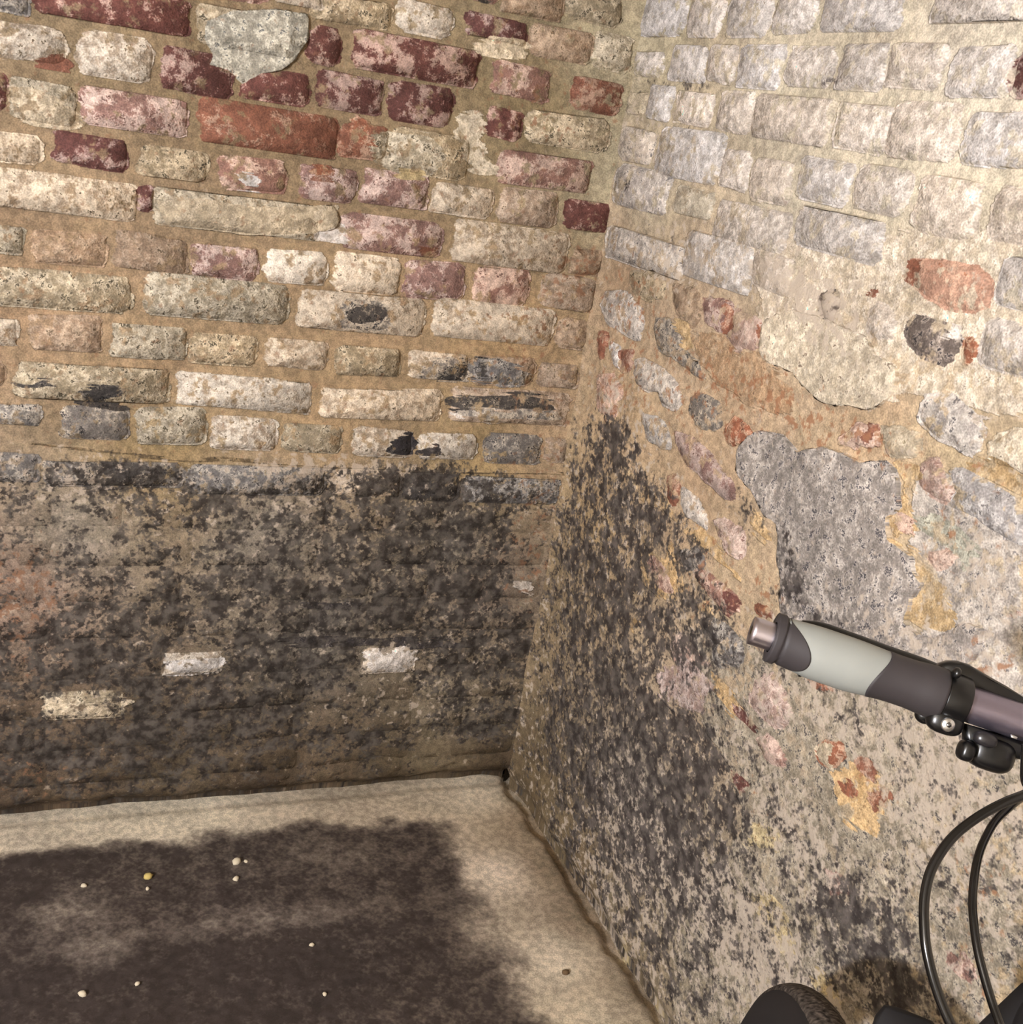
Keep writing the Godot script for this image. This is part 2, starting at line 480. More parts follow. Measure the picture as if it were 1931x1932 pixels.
func bricks_left(w: Wall):
	b(w, "r", .23, .349, 1.564, 1.606)
	b(w, "t", .099, .223, 1.554, 1.611)
	b(w, "y", .018, .096, 1.555, 1.617)
	b(w, "y", .481, .618, 1.547, 1.59)
	b(w, "w", .371, .473, 1.553, 1.606)
	b(w, "t", .167, .291, 1.617, 1.66)
	b(w, "y", .051, .166, 1.628, 1.676)
	b(w, "w", .598, .683, 1.558, 1.598)
	b(w, "g", 1.049, 1.139, 1.472, 1.513)
	b(w, "r", .812, 1.042, 1.479, 1.535)
	b(w, "y", .638, .798, 1.474, 1.538)
	b(w, "r", .563, .621, 1.473, 1.536)
	b(w, "r", .314, .543, 1.482, 1.545)
	b(w, "p", .17, .286, 1.478, 1.534)
	b(w, "o", .024, .127, 1.477, 1.537)
	b(w, "w", .996, 1.127, 1.405, 1.459)
	b(w, "w", .865, .979, 1.399, 1.467)
	b(w, "r", .74, .852, 1.396, 1.463)
	b(w, "r", .61, .725, 1.404, 1.454)
	b(w, "r", .481, .6, 1.41, 1.469)
	b(w, "r", .35, .471, 1.405, 1.474)
	b(w, "r", .214, .28, 1.405, 1.456)
	b(w, "y", .032, .208, 1.407, 1.468)
	b(w, "r", 1.079, 1.151, 1.325, 1.382)
	b(w, "y", .977, 1.074, 1.317, 1.378)
	b(w, "p", .806, .974, 1.325, 1.386)
	b(w, "o", .553, .789, 1.323, 1.396)
	b(w, "o", .462, .548, 1.335, 1.393)
	b(w, "y", .307, .458, 1.321, 1.399)
	b(w, "p", .054, .248, 1.327, 1.391)
	b(w, "w", 1.028, 1.163, 1.25, 1.294)
	b(w, "r", .898, 1.012, 1.258, 1.31)
	b(w, "y", .769, .88, 1.255, 1.307)
	b(w, "p", .635, .752, 1.255, 1.311)
	b(w, "p", .508, .614, 1.253, 1.313)
	b(w, "p", .378, .501, 1.256, 1.32)
	b(w, "w", .25, .368, 1.259, 1.315)
	b(w, "t", .115, .236, 1.254, 1.321)
	b(w, "r", 0, .1, 1.26, 1.317)
	b(w, "w", .879, 1.126, 1.179, 1.241)
	b(w, "r", .854, .878, 1.197, 1.24)
	b(w, "y", .566, .851, 1.181, 1.244)
	b(w, "p", .336, .53, 1.173, 1.238)
	b(w, "w", .078, .317, 1.173, 1.25)
	b(w, "t", -.018, .068, 1.177, 1.226)
	b(w, "y", 1.051, 1.128, 1.106, 1.154)
	b(w, "t", .923, 1.039, 1.097, 1.152)
	b(w, "t", .792, .912, 1.1, 1.161)
	b(w, "p", .671, .783, 1.099, 1.16)
	b(w, "w", .545, .66, 1.102, 1.162)
	b(w, "w", .41, .535, 1.098, 1.167)
	b(w, "p", .281, .402, 1.099, 1.168)
	b(w, "p", .145, .265, 1.1, 1.172)
	b(w, "t", -.013, .119, 1.103, 1.173)
	b(w, "y", .88, 1.126, 1.023, 1.084)
	b(w, "y", .612, .858, 1.026, 1.101)
	b(w, "w", .352, .592, 1.022, 1.099)
	b(w, "w", .081, .336, 1.028, 1.101)
	b(w, "t", .001, .072, 1.027, 1.089)
	b(w, "w", 1.058, 1.133, .951, 1.001)
	b(w, "t", .925, 1.041, .949, 1.014)
	b(w, "y", .785, .909, .946, 1.006)
	b(w, "y", .661, .777, .944, 1.002)
	b(w, "w", .528, .645, .947, 1.004)
	b(w, "y", .387, .513, .941, 1)
	b(w, "w", .248, .369, .942, .999)
	b(w, "t", .106, .239, .943, 1.002)
	b(w, "t", .011, .094, .943, .996)
	b(w, "t", 1.078, 1.125, .884, .926)
	b(w, "y", .811, 1.062, .863, .932)
	b(w, "w", .553, .795, .863, .927)
	b(w, "w", .292, .534, .859, .92)
	b(w, "t", .017, .274, .864, .931)
	b(w, "g", 1.018, 1.117, .814, .854)
	b(w, "g", .874, .989, .795, .855)
	b(w, "y", .74, .864, .791, .86)
	b(w, "w", .61, .73, .786, .849)
	b(w, "y", .485, .599, .786, .844)
	b(w, "w", .343, .461, .783, .842)
	b(w, "w", .203, .33, .782, .839)
	b(w, "g", .063, .187, .778, .842)
	b(w, "t", .001, .054, .785, .841)
	b(w, "g", 1.022, 1.115, .712, .77)
	b(w, "g", .774, 1.017, .709, .758)
	b(w, "g", .509, .769, .699, .758)
	b(w, "w", .357, .486, .7, .755)
	b(w, "k", .233, .351, .694, .754)
	b(w, "g", .011, .222, .694, .753)
	b(w, "w", .679, .79, .317, .37)
	b(w, "w", .272, .389, .303, .364)
	b(w, "y", .861, 1.005, .231, .292)

func stains_left(w: Wall):
	stain(w, "S", [.545, .476, .474, .467, .408, .472, .407, .462, .472, .456, .544, .466])
	stain(w, "S", [.596, .395, .375, .383, .134, .367, .132, .354, .373, .371, .595, .384])
	stain(w, "c", [.38, .543, .349, .545, .323, .54, .348, .536])
	stain(w, "k", [.959, .751, .876, .757, .845, .741, .84, .715, .901, .704, .948, .712])
	stain(w, "k", [.275, .919, .194, .923, .059, .928, .034, .903, .072, .89, .226, .885, .271, .886])
	stain(w, "g", [.271, .886, .034, .899, .037, .873, .261, .872])
	stain(w, "g", [.369, .965, .258, .998, .246, .942, .315, .941])
	stain(w, "g", [.243, .995, .199, 1.002, .113, .968, .113, .947, .236, .95])
	stain(w, "g", [.526, 1.08, .434, 1.092, .425, 1.049, .46, 1.026, .518, 1.035])
	stain(w, "w", [1.085, 1.45, 1.021, 1.456, .997, 1.43, 1.04, 1.412, 1.09, 1.404])
	stain(w, "c", [.837, 1.223, .781, 1.236, .701, 1.231, .537, 1.245, .535, 1.221, .697, 1.184, .815, 1.188])
	stain(w, "c", [.335, 1.554, .232, 1.574, .231, 1.549, .277, 1.536, .307, 1.534])
	stain(w, "c", [.336, 1.437, .293, 1.443, .28, 1.365, .254, 1.353, .275, 1.334, .314, 1.36])
	stain(w, "y", [.489, 1.378, .4, 1.397, .357, 1.355, .389, 1.316, .442, 1.313, .489, 1.352])
	stain(w, "Y", [.437, 1.325, .401, 1.33, .396, 1.319, .425, 1.312])
	stain(w, "k", [.336, 1.633, .313, 1.631, .322, 1.624])
	stain(w, "c", [1.084, 1.356, 1.032, 1.377, 1.005, 1.352, .973, 1.328, 1.017, 1.308, 1.069, 1.327])
	stain(w, "o", [1.032, 1.411, .997, 1.425, .999, 1.406, 1.03, 1.404])
	stain(w, "k", [1.059, .896, 1.03, .892, 1.003, .903, .997, .891, 1.03, .882, 1.049, .878])
	stain(w, "k", [.965, .883, .929, .898, .891, .891, .901, .871, .945, .862, .962, .864])
	stain(w, "k", [.962, .861, .939, .866, .889, .853, .888, .843, .927, .847, .959, .852])
	stain(w, "k", [.293, .963, .26, .983, .254, .948, .301, .942])
	stain(w, "k", [.238, .988, .209, .994, .21, .955, .236, .953])
	stain(w, "W", [.226, .885, .199, .883, .2, .868, .223, .871])
	stain(w, "W", [.266, .883, .248, .884, .249, .869, .265, .87])
	stain(w, "S", [.399, .812, .349, .843, .345, .788, .374, .791])
	stain(w, "S", [.326, .807, .291, .82, .291, .794, .323, .791])
	stain(w, "k", [.492, 1.073, .443, 1.081, .436, 1.055, .468, 1.042, .497, 1.053])
	stain(w, "W", [.785, .352, .725, .358, .683, .357, .685, .326, .738, .319, .785, .324])
	stain(w, "W", [.385, .359, .278, .36, .273, .322, .311, .305, .383, .31])
	stain(w, "c", [1.001, .293, .976, .266, .912, .267, .847, .272, .868, .247, .896, .231, .996, .237])
	stain(w, "W", [.069, .515, .029, .515, .025, .482, .043, .486])
	stain(w, "W", [.579, 1.203, .529, 1.225, .527, 1.181, .563, 1.183])
	stain(w, "W", [.722, 1.276, .702, 1.281, .688, 1.257, .715, 1.259])
	stain(w, "o", [.588, 1.308, .561, 1.313, .562, 1.294, .587, 1.291])
	stain(w, "b", [.589, 1.308, .561, 1.31, .559, 1.294, .587, 1.291])
	stain(w, "o", [.389, 1.191, .345, 1.196, .346, 1.179, .38, 1.176])
	stain(w, "o", [.503, 1.305, .496, 1.305])
	stain(w, "b", [.524, 1.409, .515, 1.41, .508, 1.376, .474, 1.357, .499, 1.356, .532, 1.363])
	w.todo.append([flat([1.033, .782, .956, .776, .866, .77, .773, .763, .707, .77, .608, .764, .525, .759, .419, .757, .309, .755, .195, .755, .077, .762, .005, .767, .005, .764, .077, .759, .195, .752, .309, .752, .419, .754, .525, .756, .608, .761, .707, .767, .773, .76, .866, .767, .956, .773, 1.033, .779]), 0.0, "h", 5.0, ""])  # dark line painted along the ledge for its crack and its shade

func washes_right(w: Wall):
	stain(w, "L", [.976, 1.111, 1.156, 1.122, 1.25, .89, 1.131, .87, 1.08, .901, 1.035, .939, .989, 1.029])
	stain(w, "N", [.443, 1.338, .72, 1.365, 1.035, 1.423, 1.12, 1.211, 1.032, 1.204, .905, 1.185, .853, 1.152, .76, 1.148, .651, 1.159, .583, 1.184, .544, 1.242])
	stain(w, "M", [.547, .674, .708, .735, .845, .752, 1.046, .838, 1.245, .901, 1.378, .572, .763, -.025, .741, .252, .842, .483, .707, .542, .604, .582])

func bricks_right(w: Wall):
	b(w, "W", .001, .153, 1.622, 1.695)
	b(w, "W", .162, .278, 1.619, 1.69)
	b(w, "W", .288, .413, 1.622, 1.686)
	b(w, "W", .422, .529, 1.624, 1.684)
	b(w, "W", .544, .724, 1.627, 1.68)
	b(w, "W", .777, .947, 1.636, 1.675)
	b(w, "W", -.006, .107, 1.554, 1.597)
	b(w, "W", .124, .252, 1.547, 1.609)
	b(w, "W", .256, .35, 1.55, 1.611)
	b(w, "W", .355, .476, 1.545, 1.61)
	b(w, "W", .485, .607, 1.551, 1.608)
	b(w, "W", .618, .713, 1.55, 1.614)
	b(w, "W", .713, .83, 1.558, 1.616)
	b(w, "W", .842, .942, 1.551, 1.612)
	b(w, "r", .943, 1.028, 1.556, 1.611)
	b(w, "c", -.009, .072, 1.483, 1.526)
	b(w, "W", .075, .16, 1.478, 1.541)
	b(w, "W", .171, .301, 1.48, 1.534)
	b(w, "W", .323, .419, 1.476, 1.539)
	b(w, "W", .423, .631, 1.471, 1.54)
	b(w, "W", .639, .749, 1.473, 1.537)
	b(w, "W", .75, .887, 1.471, 1.545)
	b(w, "W", .894, 1.036, 1.476, 1.539)
	b(w, "L", -.027, .123, 1.4, 1.462)
	b(w, "W", .14, .362, 1.389, 1.473)
	b(w, "W", .363, .452, 1.389, 1.452)
	b(w, "W", .459, .573, 1.382, 1.447)
	b(w, "W", .58, .705, 1.399, 1.458)
	b(w, "W", .709, .826, 1.398, 1.462)
	b(w, "W", .842, .954, 1.386, 1.46)
	b(w, "W", .971, 1.074, 1.396, 1.46)
	b(w, "L", .014, .218, 1.319, 1.393)
	b(w, "c", .235, .364, 1.332, 1.379)
	b(w, "W", .375, .588, 1.311, 1.375)
	b(w, "W", .603, .798, 1.334, 1.392)
	b(w, "L", .019, .307, 1.219, 1.281)
	b(w, "W", .305, .514, 1.234, 1.315)
	q(w, "L", [.033, 1.156, .122, 1.171, .204, 1.156, .218, 1.093, .171, 1.088, .057, 1.099, .03, 1.127])
	q(w, "o", [.046, 1.077, .084, 1.081, .09, 1.067, .082, 1.028, .063, 1.025])
	q(w, "L", [.099, 1.067, .142, 1.069, .16, 1.026, .136, 1.026, .103, 1.049])
	q(w, "o", [.141, 1.06, .193, 1.079, .206, 1.036, .162, 1.02])
	q(w, "L", [.202, 1.056, .244, 1.072, .31, 1.073, .396, 1.048, .409, 1.026, .377, 1.009, .338, 1.007, .322, 1.025, .277, 1.013, .232, 1.017, .208, 1.032])
	q(w, "g", [.423, 1.046, .452, 1.065, .512, 1.063, .53, 1.028, .517, 1.009, .463, 1.003, .427, 1.018])
	q(w, "g", [.246, 1.148, .313, 1.163, .385, 1.109, .418, 1.11, .458, 1.084, .431, 1.081, .268, 1.095])
	q(w, "p", [.39, 1.213, .446, 1.222, .48, 1.222, .485, 1.17, .45, 1.164, .403, 1.174])
	q(w, "P", [.48, 1.214, .551, 1.213, .578, 1.209, .586, 1.166, .511, 1.146, .481, 1.162])
	q(w, "p", [.385, .975, .454, .987, .528, .975, .591, .96, .615, .929, .585, .917, .513, .928, .431, .933])
	q(w, "b", [.543, 1.021, .558, 1.058, .606, 1.051, .622, 1.042, .58, 1.003, .552, 1.008])
	q(w, "O", [.851, 1.352, .918, 1.363, .977, 1.366, 1.006, 1.348, 1.01, 1.32, .988, 1.31, .931, 1.305, .898, 1.31, .866, 1.32])
	q(w, "W", [.803, 1.274, .816, 1.293, .859, 1.284, .872, 1.251, .823, 1.237, .8, 1.251])
	q(w, "K", [.881, 1.273, .889, 1.286, .913, 1.288, .959, 1.287, .982, 1.278, .981, 1.261, .967, 1.237, .927, 1.239, .888, 1.25])
	q(w, "b", [.986, 1.282, 1.007, 1.287, 1.014, 1.261, .996, 1.242, .988, 1.263])
	q(w, "K", [.686, 1.279, .729, 1.289, .737, 1.276, .735, 1.244, .711, 1.238])
	q(w, "L", [.948, 1.166, .95, 1.198, .989, 1.212, 1.055, 1.191, 1.058, 1.173, 1.05, 1.147, .972, 1.154])
	q(w, "P", [.836, 1.128, .88, 1.141, .903, 1.108, .804, 1.082])
	q(w, "c", [.886, 1.14, .963, 1.151, .969, 1.12, .92, 1.101, .898, 1.12])
	q(w, "C", [1.067, 1.176, 1.107, 1.207, 1.156, 1.196, 1.17, 1.161, 1.129, 1.152, 1.076, 1.148])
	q(w, "P", [.969, 1.114, 1.001, 1.133, 1.014, 1.116, 1.044, 1.101, 1.047, 1.088, 1.027, 1.08, .979, 1.085])
	q(w, "L", [1.018, 1.125, 1.058, 1.134, 1.106, 1.125, 1.148, 1.121, 1.168, 1.074, 1.108, 1.077, 1.029, 1.078, 1.045, 1.101])
	q(w, "P", [1.021, 1.02, 1.074, 1.034, 1.069, 1.014, 1.048, .993, 1.024, 1.002])
	q(w, "o", [.393, .893, .426, .911, .441, .894, .446, .853, .411, .85])
	q(w, "L", [.444, .895, .505, .893, .552, .876, .555, .85, .479, .847, .454, .862])
	q(w, "P", [.558, .878, .593, .892, .652, .892, .666, .85, .632, .839, .585, .854])
	q(w, "g", [.492, .789, .54, .817, .573, .806, .574, .788, .513, .765])
	q(w, "p", [.536, .773, .598, .797, .677, .792, .694, .767, .653, .747, .578, .76])
	q(w, "o", [.72, .797, .754, .809, .768, .796, .727, .785])
	q(w, "g", [.592, .71, .663, .74, .723, .72, .726, .689, .658, .652, .637, .687])
	q(w, "P", [.762, .692, .803, .725, .878, .694, .844, .64, .768, .649])
	q(w, "p", [.799, .604, .829, .634, .888, .622, .883, .601, .837, .585])
	q(w, "P", [.07, .995, .137, 1.017, .189, .989, .172, .932, .105, .923])
	q(w, "L", [.274, .978, .351, .986, .395, .95, .365, .931, .3, .93])
	q(w, "y", [.119, 1.212, .23, 1.227, .27, 1.209, .266, 1.18, .205, 1.164, .144, 1.173])
	q(w, "t", [.283, 1.217, .371, 1.224, .402, 1.185, .379, 1.152, .317, 1.171])
	q(w, "b", [.932, .662, .939, .696, .976, .71, .986, .698, .978, .668, .954, .653])

func stains_right(w: Wall):
	stain(w, "T", [.381, 1.147, .473, 1.166, .513, 1.143, .588, 1.161, .689, 1.136, .707, 1.099, .655, 1.08, .479, 1.084, .414, 1.12])
	stain(w, "q", [.309, 1.162, .356, 1.17, .378, 1.146, .387, 1.114, .373, 1.12])
	stain(w, "o", [.462, 1.218, .48, 1.222, .485, 1.17, .463, 1.165])
	stain(w, "o", [.568, 1.203, .578, 1.209, .582, 1.182, .578, 1.178])
	stain(w, "o", [.784, 1.296, .808, 1.308, .808, 1.295, .795, 1.288])
	stain(w, "o", [.86, 1.134, .884, 1.139, .89, 1.113, .873, 1.114, .863, 1.12])
	stain(w, "b", [.854, 1.349, .868, 1.352, .88, 1.319, .865, 1.324])
	stain(w, "W", [1.031, 1.195, 1.05, 1.204, 1.054, 1.183, 1.044, 1.18])
	stain(w, "W", [.953, 1.277, .968, 1.287, .977, 1.28, .958, 1.27])
	stain(w, "q", [1.038, 1.139, 1.094, 1.156, 1.139, 1.144, 1.147, 1.125, 1.105, 1.129, 1.077, 1.131])
	stain(w, "q", [.932, 1.101, .971, 1.109, .977, 1.084, .975, 1.053, .984, 1.051, .995, 1.025, .971, 1.004, .948, 1.018, .949, 1.031, .962, 1.053, .953, 1.08])
	stain(w, "p", [.961, 1.035, .981, 1.053, .995, 1.029, .975, 1.021])
	stain(w, "q", [1, 1.006, 1.018, 1.007, 1.036, .985, 1.061, .987, 1.067, .972, 1.087, .971, 1.098, .957, 1.084, .934, 1.059, .918, 1.031, .921, 1.024, .936, 1.036, .969, 1.017, .984])
	stain(w, "G", [.99, 1.047, 1.018, 1.067, 1.06, 1.061, 1.104, 1.044, 1.098, 1.012, 1.072, 1.03, 1.021, 1.035])
	stain(w, "p", [1.163, .994, 1.192, 1.014, 1.199, .995, 1.175, .988])
	stain(w, "q", [.236, .856, .262, .858, .304, .845, .296, .833])
	stain(w, "q", [.319, .841, .369, .853, .411, .85, .468, .827, .436, .83, .379, .829, .33, .815])
	stain(w, "q", [.348, .761, .399, .761, .391, .74, .395, .709, .428, .691, .473, .684, .535, .75, .488, .771, .47, .796, .448, .754, .405, .746, .363, .746])
	stain(w, "q", [.375, .716, .404, .75, .445, .75, .472, .686, .406, .685])
	stain(w, "p", [.392, .727, .411, .753, .485, .732, .488, .706, .435, .695])
	stain(w, "r", [.641, .775, .677, .792, .689, .765, .659, .75])
	stain(w, "q", [.572, .739, .62, .752, .618, .724, .589, .716])
	stain(w, "q", [.379, .601, .422, .626, .424, .601, .39, .586])
	stain(w, "q", [.488, .835, .527, .848, .669, .828, .673, .811, .587, .824, .508, .822])
	stain(w, "q", [.649, .914, .674, .931, .711, .913, .713, .895, .661, .9])
	stain(w, "P", [.512, .637, .561, .669, .624, .65, .67, .658, .556, .597])
	stain(w, "P", [.503, .547, .568, .624, .663, .625, .672, .586, .605, .536, .535, .522])
	stain(w, "q", [.647, .646, .704, .648, .752, .627, .746, .604, .678, .614])
	stain(w, "r", [.723, .626, .747, .637, .804, .627, .795, .612, .746, .608])
	stain(w, "r", [.767, .526, .803, .54, .815, .52, .802, .497, .782, .506])
	stain(w, "c", [.934, .667, .943, .693, .966, .698, .976, .679, .967, .664])
	stain(w, "q", [.972, .659, 1.018, .701, 1.054, .704, 1.083, .682, 1.089, .651, 1.053, .616, 1.02, .613, 1.003, .631])
	stain(w, "o", [1.017, .702, 1.042, .71, 1.06, .701, 1.052, .696, 1.03, .695])
	stain(w, "o", [1.045, .681, 1.068, .696, 1.082, .678, 1.062, .651, 1.048, .662])
	stain(w, "b", [.999, .659, 1.021, .671, 1.018, .649, 1.005, .644])
	stain(w, "Y", [.842, .445, .854, .486, .908, .52, .914, .498, .895, .46, .857, .44])
	stain(w, "o", [.88, .744, .924, .763, .923, .752, .893, .738])
	stain(w, "Y", [.881, .367, .936, .416, .999, .385, .965, .345])
	stain(w, "Y", [1.04, .367, 1.072, .395, 1.101, .374, 1.054, .35])
	stain(w, "Y", [.562, .032, .593, .047, .597, -.005, .572, -.012])
	stain(w, "Y", [.684, -.003, .72, .03, .737, -.009, .713, -.031])
	stain(w, "p", [1.242, .587, 1.26, .607, 1.289, .583, 1.277, .563, 1.248, .56])
	stain(w, "c", [1.102, .596, 1.128, .606, 1.142, .586, 1.117, .572])
	stain(w, "p", [1.022, .515, 1.059, .543, 1.07, .517, 1.044, .496])
	stain(w, "c", [1.04, .524, 1.071, .528, 1.079, .509, 1.051, .497])

func patch_right_0(w: Wall):
	patch(w, "X", 0.006, [.591, 1.007, .607, 1.032, .633, 1.052, .686, 1.062, .734, 1.049, .762, 1.065, .792, 1.078, .832, 1.081, .869, 1.081, .916, 1.098, .936, 1.093, .952, 1.08, .962, 1.05, .944, 1.028, .957, 1.003, .982, 1.001, 1.004, .998, 1.014, .979, 1.034, .973, 1.021, .948, 1.028, .917, 1.053, .912, 1.088, .928, 1.117, .961, 1.149, .967, 1.15, .927, 1.115, .875, 1.044, .842, .949, .811, .829, .792, .789, .812, .777, .831, .768, .864, .749, .881, .734, .936, .694, .935, .656, .956, .607, .969])

func patch_right_1(w: Wall):
	patch(w, "C", 0.005, [.577, 1.209, .583, 1.184, .588, 1.164, .611, 1.153, .645, 1.156, .683, 1.156, .704, 1.145, .725, 1.142, .753, 1.134, .777, 1.133, .821, 1.146, .854, 1.149, .875, 1.159, .895, 1.182, .897, 1.204, .881, 1.218, .836, 1.221, .818, 1.238, .77, 1.242, .72, 1.246, .644, 1.242])

func patch_left_2(w: Wall):
	patch(w, "X2", 0.006, [.786, 1.484, .785, 1.511, .745, 1.534, .68, 1.548, .625, 1.55, .621, 1.509, .639, 1.479, .66, 1.456, .695, 1.445, .711, 1.434, .722, 1.426, .746, 1.442, .775, 1.445, .773, 1.465])

func patch_left_3(w: Wall):
	patch(w, "c", 0.004, [.852, 1.222, .829, 1.219, .775, 1.234, .7, 1.228, .538, 1.248, .534, 1.212, .558, 1.2, .696, 1.178, .771, 1.181, .83, 1.183])

var soot_left := [
	[.404, .626, .286, .149, .14],
	[.218, .676, .14, .082, .3],
	[.322, .509, .346, .072, .2],
	[.46, .342, .474, .074, .3],
	[.895, .348, .211, .069, .25],
	[.839, .192, .332, .085, .35],
	[.201, .408, .194, .127, .2],
	[.856, .741, .082, .036, .4],
	[.719, .666, .049, .032, .25],
	[.963, .428, .129, .066, .2],
	[.238, .243, .209, .05, -.3],
	[.337, .077, .316, .054, -.18],
	[.06, .068, .159, .086, -.22],
	[1.037, .505, .08, .095, -.2],
	[.158, .52, .194, .037, .25],
	[.04, .618, .062, .147, -.3],
	[.976, .558, .045, .021, .3],
	[.756, .48, .139, .045, .15],
	[.332, .758, .1, .028, .5],
	[.439, .738, .064, .022, .25],
	[.016, .271, .066, .163, .1],
	[.791, .225, .152, .048, .25],
	[.676, .747, .147, .026, -.3],
	[.732, .348, .063, .035, -.95],
	[.328, .334, .07, .041, -1],
	[.925, .263, .086, .04, -.6],
	[.05, .5, .033, .033, -.9],
	[.189, .24, .05, .035, .45],
	[.101, .161, .065, .041, .3],
	[.344, .131, .084, .04, .3],
	[.07, .207, .052, .055, .3],
	[1.044, .359, .018, .027, -.4],
]

var soot_right := [
	[.445, .739, .066, .043, -.4],
	[.586, .582, .09, .042, -.35],
	[.865, .602, .044, .029, -.2],
	[1.011, .653, .074, .064, -.5],
	[.946, .68, .04, .024, -.3],
	[.869, .453, .057, .03, -.35],
	[1.266, .602, .04, .029, -.15],
	[.711, .69, .052, .031, -.3],
	[.676, .813, .052, .07, -.25],
	[.404, .592, .044, .023, -.5],
	[.855, .66, .066, .044, -.25],
	[.791, .516, .031, .031, -.3],
	[.201, .972, .119, .065, .18],
	[.294, 1.193, .106, .035, .15],
	[.188, .894, .091, .043, .74],
	[.196, .821, .143, .076, .64],
	[.381, .795, .105, .062, .64],
	[.118, .655, .067, .06, .54],
	[.31, .658, .133, .074, .69],
	[.506, .795, .062, .029, .49],
	[.276, .574, .159, .076, .54],
	[.46, .507, .068, .036, .59],
	[.277, .458, .223, .087, .25],
	[.49, .385, .257, .081, .54],
	[.653, .487, .099, .074, .64],
	[.416, .243, .223, .085, .3],
	[.665, .347, .086, .075, .59],
	[.248, .284, .127, .12, .3],
	[.56, .167, .232, .081, .25],
	[.761, .289, .145, .057, .12],
	[.869, .453, .102, .045, .25],
	[1.038, .47, .032, .048, .64],
	[1.112, .461, .038, .053, .69],
	[1.176, .465, .035, .044, .49],
	[1.116, .534, .05, .052, .25],
	[1.153, .547, .023, .032, .3],
	[.499, -.069, .108, .114, .2],
	[.309, .015, .083, .101, .2],
	[.678, .086, .149, .078, .12],
	[.841, .139, .15, .048, .1],
	[.994, .29, .04, .029, .2],
	[.657, .931, .052, .046, .49],
	[.756, .935, .035, .036, .25],
	[.834, .967, .064, .063, .15],
	[.798, .868, .057, .043, .49],
	[.891, .828, .093, .042, .25],
	[.606, .704, .072, .049, .59],
	[.704, .705, .045, .027, .25],
	[.992, .7, .084, .047, .1],
	[.888, .58, .065, .058, .15],
	[.197, 1.284, .133, .031, .25],
	[.059, 1.363, .084, .028, .3],
	[.531, .625, .11, .043, .49],
	[.785, .472, .099, .047, .15],
	[1.198, .656, .029, .024, .1],
	[.542, 1.283, .041, .015, .3],
	[.204, 1.544, .109, .01, .49],
	[.59, 1.564, .037, .014, .49],
	[.196, 1.473, .111, .009, .3],
	[.029, 1.538, .084, .037, .2],
	[.457, .466, .208, .054, .3],
	[.711, .452, .081, .048, .3],
	[.598, .277, .188, .052, .25],
	[.319, .24, .12, .059, .25],
	[1.197, .466, .045, .038, .3],
	[1.068, .513, .071, .04, .2],
]

var pale_left := [
	[.474, .671, .537, .067, .25],
	[.954, .723, .133, .05, .3],
	[.419, .75, .161, .027, .5],
	[.7, .398, .411, .14, .12],
	[.192, .345, .147, .077, .2],
	[.21, .215, .199, .053, .25],
	[.565, .745, .092, .032, .3],
]

var pale_right := [
	[1.011, .653, .083, .064, -.6],
	[.49, .385, .274, .108, -.15],
	[.445, .739, .066, .043, -.4],
	[.586, .582, .09, .042, -.35],
	[.865, .602, .044, .029, -.2],
	[1.011, .653, .065, .054, -.3],
	[.946, .68, .04, .024, -.3],
	[.869, .453, .057, .03, -.35],
	[1.266, .602, .04, .029, -.15],
	[.711, .69, .052, .031, -.3],
	[.676, .813, .052, .07, -.25],
	[.404, .592, .044, .023, -.5],
	[.855, .66, .066, .044, -.25],
	[.791, .516, .031, .031, -.3],
	[.181, .966, .122, .056, .3],
	[.244, 1.221, .111, .027, .2],
	[1.018, .692, .203, .08, .5],
	[.933, .537, .125, .064, .4],
	[1.103, .891, .117, .054, .45],
	[.813, .288, .322, .095, .35],
	[.543, .26, .198, .107, .3],
	[.512, .069, .21, .139, .3],
	[.952, .323, .215, .066, .3],
	[1.164, .786, .11, .054, .4],
	[.279, .786, .115, .139, .2],
	[.283, 1.265, .142, .052, .3],
	[.051, 1.435, .126, .056, .3],
	[.599, 1.285, .117, .037, .5],
	[.72, 1.246, .104, .042, .5],
	[1.12, 1.028, .059, .046, .4],
]

var rust_left := [
	[1.046, .474, .08, .117, .45],
	[1.059, .126, .112, .071, .3],
	[.042, .63, .075, .195, .35],
	[.127, 1.038, .068, .085, .2],
	[.047, 1.172, .069, .062, .4],
	[.861, .663, .037, .031, .2],
	[.2, 1.45, .125, .055, .2],
]

var rust_right := [
	[.585, 1.108, .192, .054, .35],
	[.122, 1.159, .166, .066, .3],
	[.144, .998, .125, .085, .3],
	[.416, 1.034, .13, .067, .25],
	[.573, .785, .088, .098, .25],
	[.889, 1.118, .068, .026, .4],
	[.733, .82, .049, .045, .35],
	[.744, 1.096, .069, .021, .35],
	[1.055, 1.056, .072, .054, .2],
	[1.167, .933, .042, .029, .35],
	[1.247, .693, .046, .081, .3],
	[1.05, .696, .052, .046, .2],
	[.827, .52, .07, .045, .15],
	[1.299, .584, .038, .034, .25],
	[1.066, 1.142, .046, .035, .2],
]

